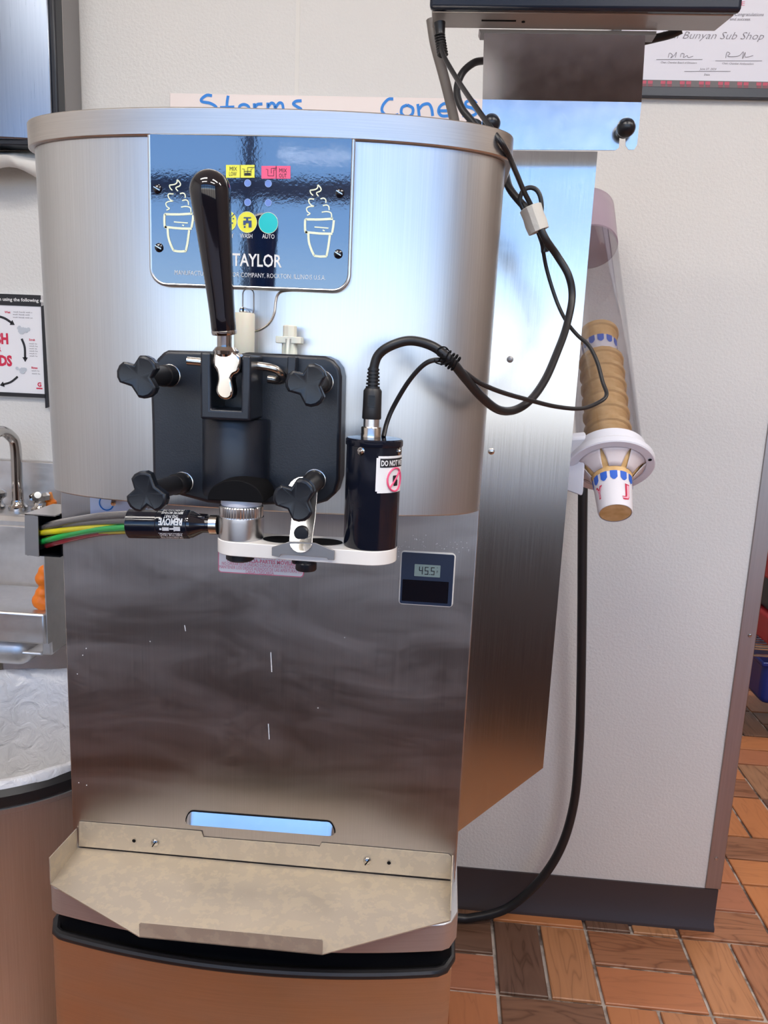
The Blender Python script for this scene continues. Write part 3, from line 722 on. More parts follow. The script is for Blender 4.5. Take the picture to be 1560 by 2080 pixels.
hz = lambda py: W(490, py, -1.016).z-zbar
h1, h2, h3 = hz(1056), hz(1034), hz(1015)
obj('silver_body', lathe([(.0190, 0), (.0198, .0006), (.0200, h1*.8), (.0198, h1-.0004), (.0188, h1)], (nA.x, Yi, zc0), (0, 0, 1), 40), ALU, inj)
obj('knurled_ring', lathe([(.0186, h1), (.0189, h1+.001), (.0189, h2-.001), (.0184, h2)], (nA.x, Yi, zc0), (0, 0, 1), 96, rmod=lambda t: 1+.014*(1 if int(round(t/(2*PI)*96)) % 2 else -1)), ALU, inj, smooth=20)
obj('white_collar', lathe([(.0165, h2), (.0178, h2+.0008), (.0178, h3-.001), (.0172, h3)], (nA.x, Yi, zc0), (0, 0, 1), 40), WHITEP, inj)
obj('bottom_cap', lathe([(.0, -.0075), (.0105, -.0075), (.0125, -.006), (.0125, 0)], (nA.x, Yi-.003, zbar-thk), (0, 0, 1), 30), BLKKN, inj)
obj('thumb_knob', lathe([(0, -.0095), (.0085, -.0095), (.0092, -.0085), (.0092, -.003), (.0075, -.001), (.0075, .001)], (W(622, 1140, -1.012).x, -1.012, zbar-thk), (0, 0, 1), 48, rmod=lambda t: 1+.03*math.sin(24*t)), BLKKN, inj)
obj('small_foot', lathe([(0, -.004), (.004, -.004), (.005, 0)], (W(603, 1132, -1.012).x, -1.012, zbar-thk), (0, 0, 1), 16), BLKKN, inj)
# motor
mtop = W(752, 889, Yi).z; mh = mtop-zbar; RM = .0236
mo = obj('motor', lathe([(.0232, 0), (RM, .001), (RM, mh-.002)], (nB_.x, Yi, zbar), (0, 0, 1), 48), MOTOR, inj)
obj('motor_cap', lathe([(.0243, -.006), (.0245, -.0055), (.0245, -.0012), (.0232, 0), (.0, .0004)], (nB_.x, Yi, mtop), (0, 0, 1), 48), MOTOR, mo)
for an in (-112, -22, 68, 158):
    a_ = math.radians(an); d_ = Vector((math.cos(a_), math.sin(a_), 0))
    tb_ = obj('cap_screw', lathe([(0, .0018), (.0016, .0015), (.0024, .0003), (.0034, .0), (.0034, -.002)], Vector((nB_.x, Yi, mtop-.0095))+d_*(RM+.0004), d_, 14), CHROME if an < 0 else BLKGL, mo)
def cylmap(cx, cy, r, a_mid, zc):    # sticker coordinate (arc length, height) on an upright cylinder; angle from -Y towards +X
    return lambda x, y: Vector((cx+r*math.sin(a_mid+x/r), cy-r*math.cos(a_mid+x/r), zc+y))
zs = W(790, 958, Yi).z; hs = W(790, 921, Yi).z-W(790, 994, Yi).z; am = math.radians(52); ws2 = .0345
def wrap_rect(x0, x1, y0, y1, f, n=14, bm=None):
    bm = bm or nb(); pr2 = None
    for k in range(n+1):
        x = x0+(x1-x0)*k/n; c_ = (bm.verts.new(f(x, y0)), bm.verts.new(f(x, y1)))
        if pr2: bm.faces.new((pr2[0], c_[0], c_[1], pr2[1]))
        pr2 = c_
    return bm
f1 = cylmap(nB_.x, Yi, RM+.0003, am, zs)
sb = wrap_rect(-ws2/2, ws2/2, -hs/2+.0015, hs/2-.0015, f1); wrap_rect(-ws2/2+.0015, ws2/2-.0015, -hs/2, hs/2, f1, bm=sb)
wl = obj('no_water_label', sb, mat('label_white', (.82, .82, .82), .35), mo, smooth=60)
f2_ = cylmap(nB_.x, Yi, RM+.0005, am, zs)
kb = wrap_rect(-ws2/2+.003, ws2/2-.003, hs/2-.0095, hs/2-.002, f2_)
f3_ = cylmap(nB_.x, Yi, RM+.0006, am, zs)
cxr = .0015; czr = -.0045
wrap_rect(cxr-.0028, cxr+.0028, czr-.0035, czr+.0035, f3_, bm=kb); wrap_rect(cxr-.0016, cxr+.0036, czr-.0055, czr-.0005, f3_, bm=kb)
obj('label_black_print', kb, INKK, mo, smooth=60)
tw = text('DO NOT WET', lambda x, y: cylmap(nB_.x, Yi, RM+.0008, am, zs)(x, y+hs/2-.0058), .0045, .027, bold=.03)
obj('label_lettering', tw, INKW, mo, smooth=0)
f4 = cylmap(nB_.x, Yi, RM+.0009, am, zs); rg = nb()
tube([f4(cxr+.0088*math.cos(2*PI*k/40), czr+.0098*math.sin(2*PI*k/40)) for k in range(40)], .0008, 6, rg, closed=True)
tube([f4(cxr-.0062+.0124*k/8, czr-.0068+.0136*k/8) for k in range(9)], .0008, 6, rg)
obj('prohibition_sign', rg, INKP, mo)
# connector on top of the motor
cxn = W(754, 870, Yi).x; Pn = Vector((cxn, Yi, mtop))
obj('knurled_nut', lathe([(.0085, 0), (.0087, .003), (.0084, .0036), (.0086, .0085), (.0080, .0095)], Pn, (0, 0, 1), 48, rmod=lambda t: 1+.012*math.sin(24*t)), NICKEL, inj)
obj('socket_sleeve', lathe([(.0068, .009), (.0068, .017)], Pn, (0, 0, 1), 28), ALU, inj)
z1_ = W(754, 851, Yi).z-mtop; z2_ = W(754, 789, Yi).z-mtop
plg = obj('plug_body', lathe([(.0078, z1_), (.0082, z1_+.001), (.0080, z1_+.008), (.0078, z2_-.002), (.0066, z2_)], Pn, (0, 0, 1), 32), BLKRB, inj)
gb = nb()
for k in range(9): box(cxn-.0030, cxn+.0030, Yi-.0086, Yi-.0076, mtop+z1_+.011+k*.0011, mtop+z1_+.0116+k*.0011, gb)
obj('plug_ribs', gb, BLKKN, plg)
z3_ = W(756, 746, Yi).z-mtop; srp = [(.0060, z2_)]
for k in range(6):
    a_ = z2_+(z3_-z2_)*k/6; b2_ = z2_+(z3_-z2_)*(k+.62)/6; srp += [(.0060-.0002*k, a_+.0002), (.0060-.0002*k, b2_), (.0043, b2_+.0002), (.0043, z2_+(z3_-z2_)*(k+1)/6)]
obj('strain_relief', lathe(srp, Pn, (0, 0, 1), 24), BLKRB, plg)
# hanging strap, black button and clamp bracket
st = nb(); sy = lambda py: -.985-(py-968)/(1124-968)*.045
so_ = []
for k in range(13): t = math.radians(200-k*200/12-10); so_.append((614+31*math.cos(t), 999-31*math.sin(t)))
so_ += [(641, 1050)]
for k in range(11): t = math.radians(10-k*200/10); so_.append((611+24*math.cos(t), 1099-24*math.sin(t)))
so_ += [(592, 1050), (604, 1005)]
F_ = [W(x, y, sy(y)) for x, y in so_]
obj('hanging_strap', prism(F_, (0, .0018, 0)), ALU, inj, bevel=.0004)
obj('slot', prism([W(x, y, sy(y)-.0003) for x, y in ((608, 1096), (618, 1096), (617, 1106), (614, 1112), (618, 1118), (608, 1118), (606, 1110), (609, 1104))], (0, .0004, 0)), NICKEL, inj)
bt = W(613, 1082, sy(1082))
obj('black_button', lathe([(0, -.0042), (.0055, -.004), (.0064, -.003), (.0064, .001)], bt, (0, 1, 0), 28), BLKKN, inj)
cb = [(552, 1112), (552, 1129), (567, 1132), (571, 1126), (664, 1133), (666, 1137), (679, 1138), (680, 1119), (640, 1103), (588, 1100)]
cbq = poly(cb, -1.0245)
obj('clamp_bracket', prism(cbq, (0, .0018, 0)), DULL, inj, bevel=.0003)
# side connector with its label
C0, C1 = W(263, 1063, -1.0), W(444, 1066, -1.0); CA = (C1-C0); CLn = CA.length; sC = CLn/181.
con = obj('side_connector', lathe([(.0, 0), (.0118, 0), (.0132, .001), (.0132, 62*sC), (.0128, 63*sC), (.0128, 122*sC), (.0122, 124*sC), (.0110, 126*sC)], C0, CA, 40), MOTOR, inj)
obj('connector_cone', lathe([(.0120, 124*sC), (.0118, 130*sC), (.0072, 150*sC), (.0070, 166*sC)], C0, CA, 36), BLKGL, inj)
obj('connector_tip', lathe([(.0070, 163*sC), (.0086, 165*sC), (.0086, 180*sC)], C0, CA, 36), NICKEL, inj)
obj('clip', box(C0.x+120*sC, C0.x+156*sC, -1.004, -.992, C0.z+.0072, C0.z+.0112), BLKGL, inj, bevel=.001)
RC = .0129
def cmap(xc, ac, r=RC+.0003):      # upside-down print: local x runs to -X, local y runs down around the barrel
    ca = CA.normalized()
    def f(x, y):
        t = ac-y/r
        return C0+ca*(xc-x)+Vector((0, -math.cos(t), math.sin(t)))*r
    return f
tb = nb(); xm = (62+60/2+1)*sC
for s__, an, h_, w_, bo in (('OR REMOVING THE', 78, .0030, .019, .02), ('BEFORE MOVING', 60, .0030, .019, .02), ('THIS PART', 42, .0032, .013, .02), ('REMOVE', 20, .0058, .021, .04), ('INJECTOR HEAD', -35, .0030, .020, .02), ('OR REMOVING THE', -52, .0030, .020, .02), ('BEFORE MOVING', -70, .0030, .019, .02)):
    text(s__, cmap(xm, math.radians(an)), h_, w_, tb, bold=bo)
f5 = cmap(xm, math.radians(-8))
for x0, x1, y0, y1 in ((-.009, -.004, -.0022, .0016), (-.0035, .0005, -.001, .0006), (.001, .007, -.0016, .0016), (.0075, .0095, -.0008, .0010), (-.002, .006, -.0045, -.0040), (-.011, .011, .0040, .0044), (-.0042, -.0032, -.0026, .0020)):
    wrap_rect(x0, x1, y0, y1, f5, 3, tb)
obj('label_lettering', tb, INKW, con, smooth=0)

# ------------------------------------------------------------------ syrup tubes and their channel
tubes = [('grey', 'upper dark grey syrup tube running from the channel to the injector', (84, 1073, -.845), (262, 1046, -1.004), 1050),
         ('clear', 'cloudy grey syrup tube just under the topmost one', (95, 1066, -.835), (262, 1044, -.996), 1043),
         ('grey', 'dark grey syrup tube lying just above the yellow one', (86, 1074, -.840), (262, 1058, -1.006), 1060),
         ('yellow', 'bright yellow syrup tube between grey and green tubes', (80, 1083, -.845), (262, 1070, -1.002), 1074),
         ('green', 'thick bright green syrup tube below the yellow one', (83, 1101, -.845), (262, 1071, -1.008), 1078),
         ('yellow', 'second yellow syrup tube half hidden under the green one', (90, 1096, -.835), (262, 1077, -1.000), 1084),
         ('red', 'dark red syrup tube, lowest of the bundle', (95, 1108, -.845), (262, 1077, -.996), 1086)]
for c_, lb, a_, b_, ym in tubes:
    P_ = [W(*a_)]; 
    for t in (.14, .3, .65): P_.append(W(a_[0]+(b_[0]-a_[0])*t, a_[1]+(b_[1]-a_[1])*(1-(1-t)**1.7), a_[2]+(b_[2]-a_[2])*max(t, .22)))
    P_.append(W(b_[0]+6, b_[1], b_[2]))
    tag(obj('syrup_tube', tube(spline(P_, 8), .0032, 12), TUBEC[c_]), lb, 'tube', 'syrup tubes')
ch = thing('tube_channel', 'small steel channel bracket holding the coloured tubes at machine side', 'bracket', W(80, 1130, -.86))
cA, cB = W(50, 1044, -.862), W(77, 1131, -.862); cxr_ = MX0-.0005
obj('front_face', prism(poly([(50, 1044), (77, 1049), (79, 1131), (51, 1127)], -.862), (0, .0015, 0)), DULL, ch)
obj('top_face', box(cA.x, cxr_, -.862, -.80, cA.z-.001, cA.z+.0003), NICKEL, ch)
obj('back_face', box(cA.x, cxr_, -.802, -.80, cB.z, cA.z-.001), BLKMT, ch)
obj('left_face', box(cA.x-.0005, cA.x+.0008, -.86, -.80, cB.z, cA.z-.001), DULL, ch)
obj('bottom_face', box(cA.x, cxr_, -.855, -.80, cB.z-.001, cB.z+.0005), BLKMT, ch)
obj('rubber_liner', box(cxr_-.0012, cxr_, -.850, -.80, cB.z, cA.z-.001), BLKMT, ch)

# ================================================================== STEEL WING PANEL AND BRACKET
YP = -.60
wp = thing('steel_upright_panel', 'tall flat brushed steel panel standing beside the machine with angled bottom', 'panel', W(1103, 1560, YP))
wpts = [W(1035, 306, YP), W(1218, 308, YP), W(1103, 1560, YP), W(930, 1690, YP), Vector((.0445, YP, W(930, 1690, YP).z)), Vector((.0445, YP, W(1035, 306, YP).z))]
wpts = [wpts[5], wpts[1], wpts[2], wpts[3], wpts[4]]
wpts[1].x = wpts[2].x
obj('sheet', prism(wpts, (0, .0018, 0)), PLATE, wp)
xr = wpts[2].x; obj('edge_flange', box(xr-.0015, xr, YP+.001, YP+.03, wpts[2].z, wpts[1].z), PLATE, wp)
dn = nb()
obj('rivet', lathe([(0, -.0012), (.003, -.0008), (.0045, 0)], W(1036, 730, YP), (0, 1, 0), 16), DULL, wp)
obj('rivet', lathe([(0, -.0012), (.003, -.0008), (.0045, 0)], W(998, 917, YP), (0, 1, 0), 16), NICKEL, wp)
br = thing('mounting_bracket', 'bent steel bracket plate with two black ball knobs under the display', 'bracket', W(1150, 303, -.64))
YB = -.640
bz = W(1150, 205, YB).z
b_l, b_r = W(980, 203, YB), W(1303, 207, YB); b_l.z = b_r.z = bz
lowp = [b_l, W(978, 262, YB), W(1012, 304, YB), W(1250, 305, YB), W(1257, 300, YB), W(1259, 270, YB), W(1270, 268, YB), W(1271, 296, YB), W(1277, 304, YB), W(1288, 304, YB), W(1294, 294, YB), b_r]
lowp[2] = W(1030, 304, YB); 
obj('lower_plate', prism(lowp, (0, .0018, 0)), BRKT, br)
tl, tr = W(983, 66, YB-.030), W(1311, 72, YB-.030)
tl.z = tr.z = (tl.z+tr.z)/2
obj('upper_plate', prism([b_l, b_r, tr, tl], (0, .0018, 0)), BRKT, br)
obj('top_flange', prism([tl+Vector((-.004, 0, .0)), tr+Vector((.012, 0, 0)), tr+Vector((.012, .0, .004)), tl+Vector((-.006, 0, .004))], (0, .02, 0)), DULL, br)
for x_, y_, sh_ in ((998, 250, (0, 0)), (1272, 259, (0, 0))):
    c = W(x_, y_, YB-.014)
    kb_ = obj('ball_knob', lathe([(.0, .011), (.0045, .0102), (.0088, .0065), (.0110, 0), (.0105, -.004), (.0085, -.008), (.0070, -.0105)], c, (0, -1, 0), 32), BLKKN, br)
    obj('knurled_collar', lathe([(.0085, 0), (.0088, .001), (.0088, .0045)], (c.x, YB-.0048, c.z), (0, 1, 0), 40, rmod=lambda t: 1+.03*math.sin(20*t)), BLKKN, kb_)

# control display box
db = thing('display_box', 'black control display box with grey metal underside above the bracket', 'display', W(1190, 55, -.68))
YF = -.715
f0, f1 = W(873, 20, YF), W(1501, 32, YF); zf = (f0.z+f1.z)/2
obj('front_bezel', box(f0.x, f1.x, YF-.008, YF+.004, zf, zf+.16), mat('blue_black_gloss', (.010, .016, .030), .2, 0, IOR=1.5), db, bevel=.004)
u0, u1 = W(876, 52, YF+.040), W(1456, 60, YF+.040); zu = zf+.0005
casep = [Vector((f0.x+.002, YF+.004, zu)), Vector((f1.x-.004, YF+.004, zu)), Vector((f1.x-.004, YF+.006, zu)), Vector((u1.x-.001, YF+.044, zu)), Vector((f0.x+.002, YF+.044, zu))]
case = obj('case', prism(casep, (0, 0, .155)), mat('grey_case_metal', (.40, .38, .37), .38, .7), db, bevel=.001)
sl = nb(); q1, q2 = WZ(978, 42, zu-.0004), WZ(1048, 43, zu-.0004); box(q1.x, q2.x, q1.y-.0012, q1.y+.0012, zu-.0006, zu+.001, sl)
q3 = WZ(1063, 44, zu); lathe([(.002, 0), (.002, .001)], (q3.x, q3.y, zu-.0006), (0, 0, 1), 12, sl)
obj('card_slot', sl, BLKMT, case)

# ================================================================== CABLES
def cable(name, label, pts, r, seg=10, material=BLKRB, n=8, cat='cable'):
    return tag(obj(name, tube(spline([W(*p) for p in pts], n), r, seg), material), label, cat)
pc_ = thing('power_plug_cable', 'thin black cable from the display jack down to the taped bundle', 'cable', W(1100, 420, -.78))
thin = [(894, 50, -.700), (896, 80, -.705), (900, 110, -.72), (928, 160, -.76), (965, 215, -.83), (1003, 268, -.885), (1028, 305, -.885), (1048, 350, -.84), (1064, 388, -.80), (1080, 420, -.785), (1092, 450, -.78)]
obj('cord', tube(spline([W(*p) for p in thin], 8), .0026, 10), BLKRB, pc_)
jk = [W(893, 46, -.700), W(894, 62, -.700), W(895, 78, -.702), W(898, 112, -.712)]
obj('jack_boot', tube(spline(jk, 6), [.0065, .0065, .0062, .006, .006, .0058, .0056, .0055, .0054, .0053, .0052, .0051, .005, .0049, .0048, .0047, .0046, .0044, .0042], 14), BLKRB, pc_)
jr = nb()
for k in range(8):
    p_ = W(893+k*.9, 72+k*5.6, -.702-.001*k); lathe([(.0060, -.0006), (.0064, 0), (.0060, .0006)], p_, (.1, 0, -1), 14, jr)
obj('boot_ribs', jr, BLKRB, pc_)
cable('thin_motor_cable', 'thin black cable looping out over the cone dispenser to the motor', [(1092, 450, -.78), (1100, 488, -.78), (1110, 545, -.77), (1130, 610, -.77), (1150, 652, -.78), (1172, 680, -.79), (1196, 702, -.80), (1213, 735, -.81), (1224, 775, -.82), (1232, 802, -.83), (1215, 818, -.84),
       (1180, 830, -.86), (1130, 826, -.88), (1080, 814, -.91), (1020, 797, -.95), (975, 778, -.975), (945, 757, -.985), (918, 739, -.993), (890, 731, -.998), (862, 740, -.995), (830, 775, -.985), (800, 825, -.978), (786, 858, -.980), (779, 887, -.987)], .0021)
cable('thick_motor_cable', 'thick black cable arching from taped bundle to the motor plug', [(1092, 450, -.79), (1108, 485, -.79), (1132, 520, -.78), (1155, 560, -.78), (1162, 605, -.78), (1150, 665, -.80), (1132, 715, -.83), (1108, 770, -.86), (1078, 812, -.89), (1045, 833, -.91), (1012, 832, -.935), (978, 806, -.965),
       (945, 768, -.985), (915, 732, -.998), (880, 704, -1.00), (835, 692, -1.00), (795, 702, -1.00), (768, 722, -.998), (757, 755, -.997)], .0040, 12)
tt = nb(); tc_ = [(898, 722), (906, 727), (914, 731), (920, 735), (926, 739)]
for k, (x_, y_) in enumerate(tc_):
    c = W(x_, y_, -.997); a, u, w = frame(Vector((.7, 0, -.45)))
    tube([c+(u*math.cos(2*PI*j/16)+w*math.sin(2*PI*j/16))*(.0062+.0006*(k % 2))+a*.0006*math.sin(j*.8) for j in range(16)], .0007, 6, tt, closed=True)
tube(spline([W(*p) for p in ((905, 728, -1.004), (890, 722, -1.006), (888, 712, -1.005), (897, 705, -1.004), (906, 706, -1.004), (912, 713, -1.004))], 5), .0006, 6, tt)
tube(spline([W(*p) for p in ((914, 735, -1.004), (900, 740, -1.005), (886, 737, -1.005), (882, 730, -1.004))], 5), .0006, 6, tt)
tag(obj('twist_tie', tt, BLKMT), 'black twist tie binding the two cables above the motor', 'twist tie')
cable('looped_cable', 'black cable curving behind bracket and the hood down to the tape', [(985, 123, -.645), (962, 128, -.66), (938, 150, -.67), (928, 185, -.68), (938, 220, -.69), (962, 250, -.70), (1000, 300, -.72), (1024, 345, -.74), (1034, 380, -.76), (1052, 405, -.77), (1075, 430, -.775), (1090, 455, -.775), (1104, 492, -.775), (1107, 512, -.775)], .0042, 12)
cable('cable_loop', 'small black cable loop sticking up out of the tape', [(1064, 428, -.785), (1056, 408, -.785), (1062, 388, -.785), (1076, 381, -.785), (1090, 386, -.785), (1098, 402, -.785), (1100, 425, -.785), (1096, 445, -.785)], .0024)
cable('display_lead', 'thick black lead behind the display on the right of the bracket', [(1300, 85, -.64), (1330, 78, -.64), (1362, 70, -.645), (1385, 60, -.65)], .0046, 12)
tag(obj('grey_conduit', tube(spline([W(*p) for p in ((876, 40, -.66), (884, 90, -.66), (900, 150, -.65), (915, 210, -.64), (926, 262, -.63), (935, 330, -.62))], 6), .0062, 12), mat('grey_brown_sleeve', (.17, .15, .135), .5)),
    'grey brown flat sleeve running down behind the hood beside the display', 'conduit')
tp0, tp1 = W(1077, 420, -.785), W(1096, 474, -.785)
bm = lathe([(.0105, 0), (.0118, .001), (.0112, .010), (.0118, .018), (.0110, .0265), (.0095, .0268)], tp0, tp1-tp0, 14, rmod=lambda t: 1+.08*math.sin(3*t+1))
tag(obj('tape_wrap', bm, TAPE, smooth=25), 'wad of off-white masking tape bundling the black cables', 'tape')
bl_ = thing('blue_capped_knob', 'black ring with a blue centre peeking over the hood edge', 'knob', W(962, 262, -.62))
rb_c = W(963, 262, -.63)
obj('ring', lathe([(.008, -.002), (.012, -.003), (.0135, 0), (.012, .003), (.008, .002)], rb_c, (.2, -1, .3), 28, cap=False), BLKRB, bl_)
obj('centre', lathe([(0, .001), (.008, .0)], rb_c, (.2, -1, .3), 20), mat('bright_blue', (.03, .30, .80), .3), bl_)
tag(obj('black_cable', tube(spline([W(*p) for p in ((1186, 935, -.03), (1185, 965, -.085), (1184, 990, -.10), (1183, 1100, -.09), (1182, 1250, -.08), (1180, 1400, -.07), (1176, 1520, -.065), (1166, 1630, -.06), (1140, 1720, -.06), (1095, 1790, -.06), (1030, 1845, -.06), (965, 1863, -.06), (930, 1864, -.062), (860, 1850, -.08))], 8), .0098, 16), BLKRB),
    'thick black power cord hanging down the wall and curving behind the machine', 'cord')

oc__ = W(1192, 935, -.006)
ou = thing('wall_outlet', 'white wall outlet behind the cone dispenser ring feeding the black cord', 'outlet', oc__)
obj('cover_plate', box(oc__.x-.03, oc__.x+.03, -.007, -.0005, oc__.z-.045, oc__.z+.045), WHITEP, ou, bevel=.002)
obj('plug', box(oc__.x-.016, oc__.x+.016, -.038, -.0075, oc__.z-.016, oc__.z+.016), BLKRB, ou, bevel=.004)

# ================================================================== CONE DISPENSER
TA = math.radians(44); AX = Vector((0, -math.sin(TA), -math.cos(TA)))       # points down and forward
RC0 = W(1241, 948, -.50)
cdsp = thing('cone_dispenser', 'clear tube cone dispenser with white ring, tilted beside the steel panel', 'dispenser', RC0)
obj('ring', lathe([(.0492, -.030), (.0520, -.031), (.0530, -.012), (.0600, -.011), (.0625, -.008), (.0625, .0), (.0610, .0015), (.0500, .0015), (.0490, 0), (.0492, -.030)], RC0, AX, 56, cap=False), WHITEP, cdsp)
arm = nb(); pA = RC0+Vector((-.035, .01, -.02)); 
prism([RC0+Vector((-.040, -.005, .042)), RC0+Vector((-.085, .005, .035)), RC0+Vector((-.085, .02, -.035)), RC0+Vector((-.040, -.02, -.045))], -AX*.012, arm)
obj('mount_arm', arm, WHITEP, cdsp, bevel=.003)
obj('arm_bracket', box(RC0.x-.105, RC0.x-.078, -.5975, -.47, RC0.z-.02, RC0.z+.02), WHITEP, cdsp, bevel=.002)
for t in (math.radians(38), math.radians(205)):
    a, u, w = frame(AX); c = RC0+AX*.0018+(u*math.cos(t)+w*math.sin(t))*.0555
    obj('ring_screw', lathe([(0, .0003), (.0028, .0002)], c, AX, 12), BLKMT, cdsp)
TL = .60
obj('tube', lathe([(.0478, -.012), (.0478, -TL), (.0463, -TL), (.0463, -.012)], RC0, AX, 48, cap=False), CLEAR, cdsp)
obj('tube_cap', lathe([(.0458, -TL+.10), (.0490, -TL+.098), (.0500, -TL+.02), (.0500, -TL-.006), (.0470, -TL-.012), (0, -TL-.014)], RC0, AX, 48), LILAC, cdsp)
obj('wall_mount', box(RC0.x-.03, RC0.x+.02, -.06, -.001, RC0.z+.40, RC0.z+.44), WHITEP, cdsp, bevel=.003)
a, u, w = frame(AX)
for k in range(7):
    ca = 2*PI*(k+.32)/7; hw = PI/7*.86; fb = nb(); rows = []
    for j in range(5):
        s = j/4; r = .0490+(.0292-.0490)*s; h = .0+.020*s**1.3; hh = hw*(1.12-.36*s); rows.append([fb.verts.new(RC0+AX*h+(u*math.cos(ca+hh*q/5)+w*math.sin(ca+hh*q/5))*r) for q in range(-5, 6)])
    for j in range(4):
        for q in range(10): fb.faces.new((rows[j][q], rows[j][q+1], rows[j+1][q+1], rows[j+1][q]))
    fo = obj('flap', fb, FLAP, cdsp); sm_ = fo.modifiers.new('thickness', 'SOLIDIFY'); sm_.thickness = .0008
# cones: nested stack
def cone_mesh(flare):
    p = [(.0215, .058), (.0225, .057), (.0235, .045), (.0272, .003), (.0275, .0), (.0280, -.003), (.0286, -.0175), (.0320, -.0195), (.0325, -.0235), (.0316, -.0265), (.0300, -.027), (.0285, -.012), (.0, -.005)]
    if flare: p = [(.0215, .058), (.0225, .057), (.0235, .045), (.0272, .003), (.0285, -.001), (.0285, -.005), (.0275, -.007), (.0310, -.010), (.0470, -.030), (.0450, -.031), (.0, -.012)]
    return p
names = ['lowest wafer cone poking out below the dispenser ring with paper jacket']
ords = ['second', 'third', 'fourth', 'fifth', 'sixth', 'seventh', 'eighth', 'ninth']
ncone = 9; pitch = .0285
for i in range(ncone):
    org = RC0+AX*(.024) - AX*(0 if i == 0 else .012+pitch*i) - AX*(.035 if i == ncone-1 else 0)
    if i == 0: lb = names[0]
    elif i == ncone-1: lb = 'topmost wafer cone of the stack with its checked jacket showing'
    else: lb = 'tan wafer cone inside clear tube, %s of the stack from below' % ords[i-1]
    t = thing('wafer_cone', lb, 'cone', org, 'wafer cones in the dispenser')
    obj('wafer', lathe(cone_mesh(i == 0), org, AX, 36, rmod=(lambda t_: 1.09*(1+.010*math.cos(18*t_))) if 0 < i < ncone-1 else None), WAFER, t)
    if i in (0, ncone-1):
        fj = lambda x, y, r0=.0276, r1=.0238, org=org: (lambda r_: org+AX*y+(u*math.cos(x)+w*math.sin(x))*r_)(r0+(r1-r0)*y/.052+.0010)
        jb = lathe([(.0278, .003), (.0240, .0555), (.0232, .0585), (.0222, .0585)], org, AX, 40, cap=False)
        j_ = obj('jacket', jb, mat('jacket_paper', (.80, .77, .80), .5), t)
        sb = nb(); ns = 12
        for q in range(ns):
            ac = 2*PI*q/ns+.16; hw = .70*PI/ns; pr2 = None
            for e in range(7):
                x = ac-hw+2*hw*e/6; yb = .0135+.0045*math.sin(PI*e/6)
                c_ = (sb.verts.new(fj(x, .003)), sb.verts.new(fj(x, yb)))
                if pr2: sb.faces.new((pr2[0], c_[0], c_[1], pr2[1]))
                pr2 = c_
        obj('jacket_scallop', sb, JBLUE, j_)
        if i == 0:
            # frame(AX): u = AX x Z, angle where the surface faces the camera
            best = max(range(360), key=lambda d: ((u*math.cos(math.radians(d))+w*math.sin(math.radians(d)))).dot((CAM-org).normalized()))
            cb_ = math.radians(best); left_is = 1 if (u*math.cos(cb_+.3)+w*math.sin(cb_+.3)).x < (u*math.cos(cb_)+w*math.sin(cb_)).x else -1
            lt = nb()
            for s__, off in (('Y', .82), ('J', -.72)):
                for sgn_b, mat_ in ((.05, None),):
                    text(s__, lambda x, y, off=off: fj(cb_+left_is*(off-x/.0255), .033-y), .0185, .0125, lt, bold=.055)
            obj('jacket_lettering', lt, INKR, j_, smooth=0)
            lt = nb()
            for s__, off in (('Y', .82), ('J', -.72)):
                text(s__, lambda x, y, off=off: fj(cb_+left_is*(off-x/.0255), .033-y)+(CAM-org).normalized()*.0003, .0180, .0118, lt, bold=-.012)
            obj('jacket_inline', lt, mat('ink_soft_pink', (.85, .45, .55), .5), j_, smooth=0)

# ================================================================== WALL ITEMS
bd = thing('whiteboard', 'white board with blue marker words Storms and Cones behind the machine', 'board', W(690, 432, -.006))
b0, b1 = W(345, 189, -.008), W(1040, 432, -.008)
obj('board', box(b0.x, b1.x, -.008, -.001, b1.z, b0.z), BOARDM, bd, bevel=.001)
mk = nb(); wzm = lambda x, y: (330+x/2.137, 170+y/2.137); Yb = -.0088
words = [[(215, 52), (192, 50), (170, 66), (172, 78), (205, 84), (230, 98), (232, 110), (205, 122)], [(285, 52), (280, 85), (280, 125)], [(250, 104), (312, 101)], [(335, 120), (335, 98), (355, 90), (375, 102), (372, 130)], [(398, 85), (401, 130)], [(400, 104), (412, 90), (434, 88)],
         [(457, 82), (458, 130)], [(458, 100), (472, 84), (486, 92), (490, 125)], [(490, 105), (506, 84), (521, 90), (526, 130)], [(604, 74), (580, 76), (568, 88), (585, 100), (602, 112), (590, 128)],
         [(1002, 66), (980, 68), (958, 92), (953, 118), (972, 138), (1000, 140), (1024, 134)], [(1062, 92), (1040, 104), (1038, 130), (1060, 144), (1084, 132), (1086, 106), (1062, 92)], [(1108, 88), (1112, 118), (1115, 148)], [(1113, 112), (1130, 92), (1155, 88), (1168, 108), (1173, 140)],
         [(1200, 118), (1250, 115), (1248, 96), (1225, 86), (1204, 100), (1199, 124), (1215, 140), (1252, 138)], [(1364, 86), (1345, 72), (1318, 80), (1320, 98), (1350, 108), (1364, 126), (1340, 140), (1302, 138)]]
for a_, b_ in ((0, 12), (12, 18)):
    mw = nb()
    for st_ in words[a_:b_]: ribbon([W(*wzm(*p), Yb) for p in st_], .0056, mw, 5)
    obj('lettering', mw, INKB, bd, smooth=0)
for y_, x0, x1 in ((368, 1026, 1041), (387, 1028, 1041), (396, 1028, 1040), (350, 1030, 1040)): ribbon([W(x0, y_, Yb), W(x1, y_, Yb)], .004, mk)
obj('marker_lines', mk, INKB, bd, smooth=0)
obj('board_corner', prism([W(1030, 430, Yb), W(1040, 400, Yb), W(1041, 431, Yb)], (0, .0005, 0)), DULL, bd)

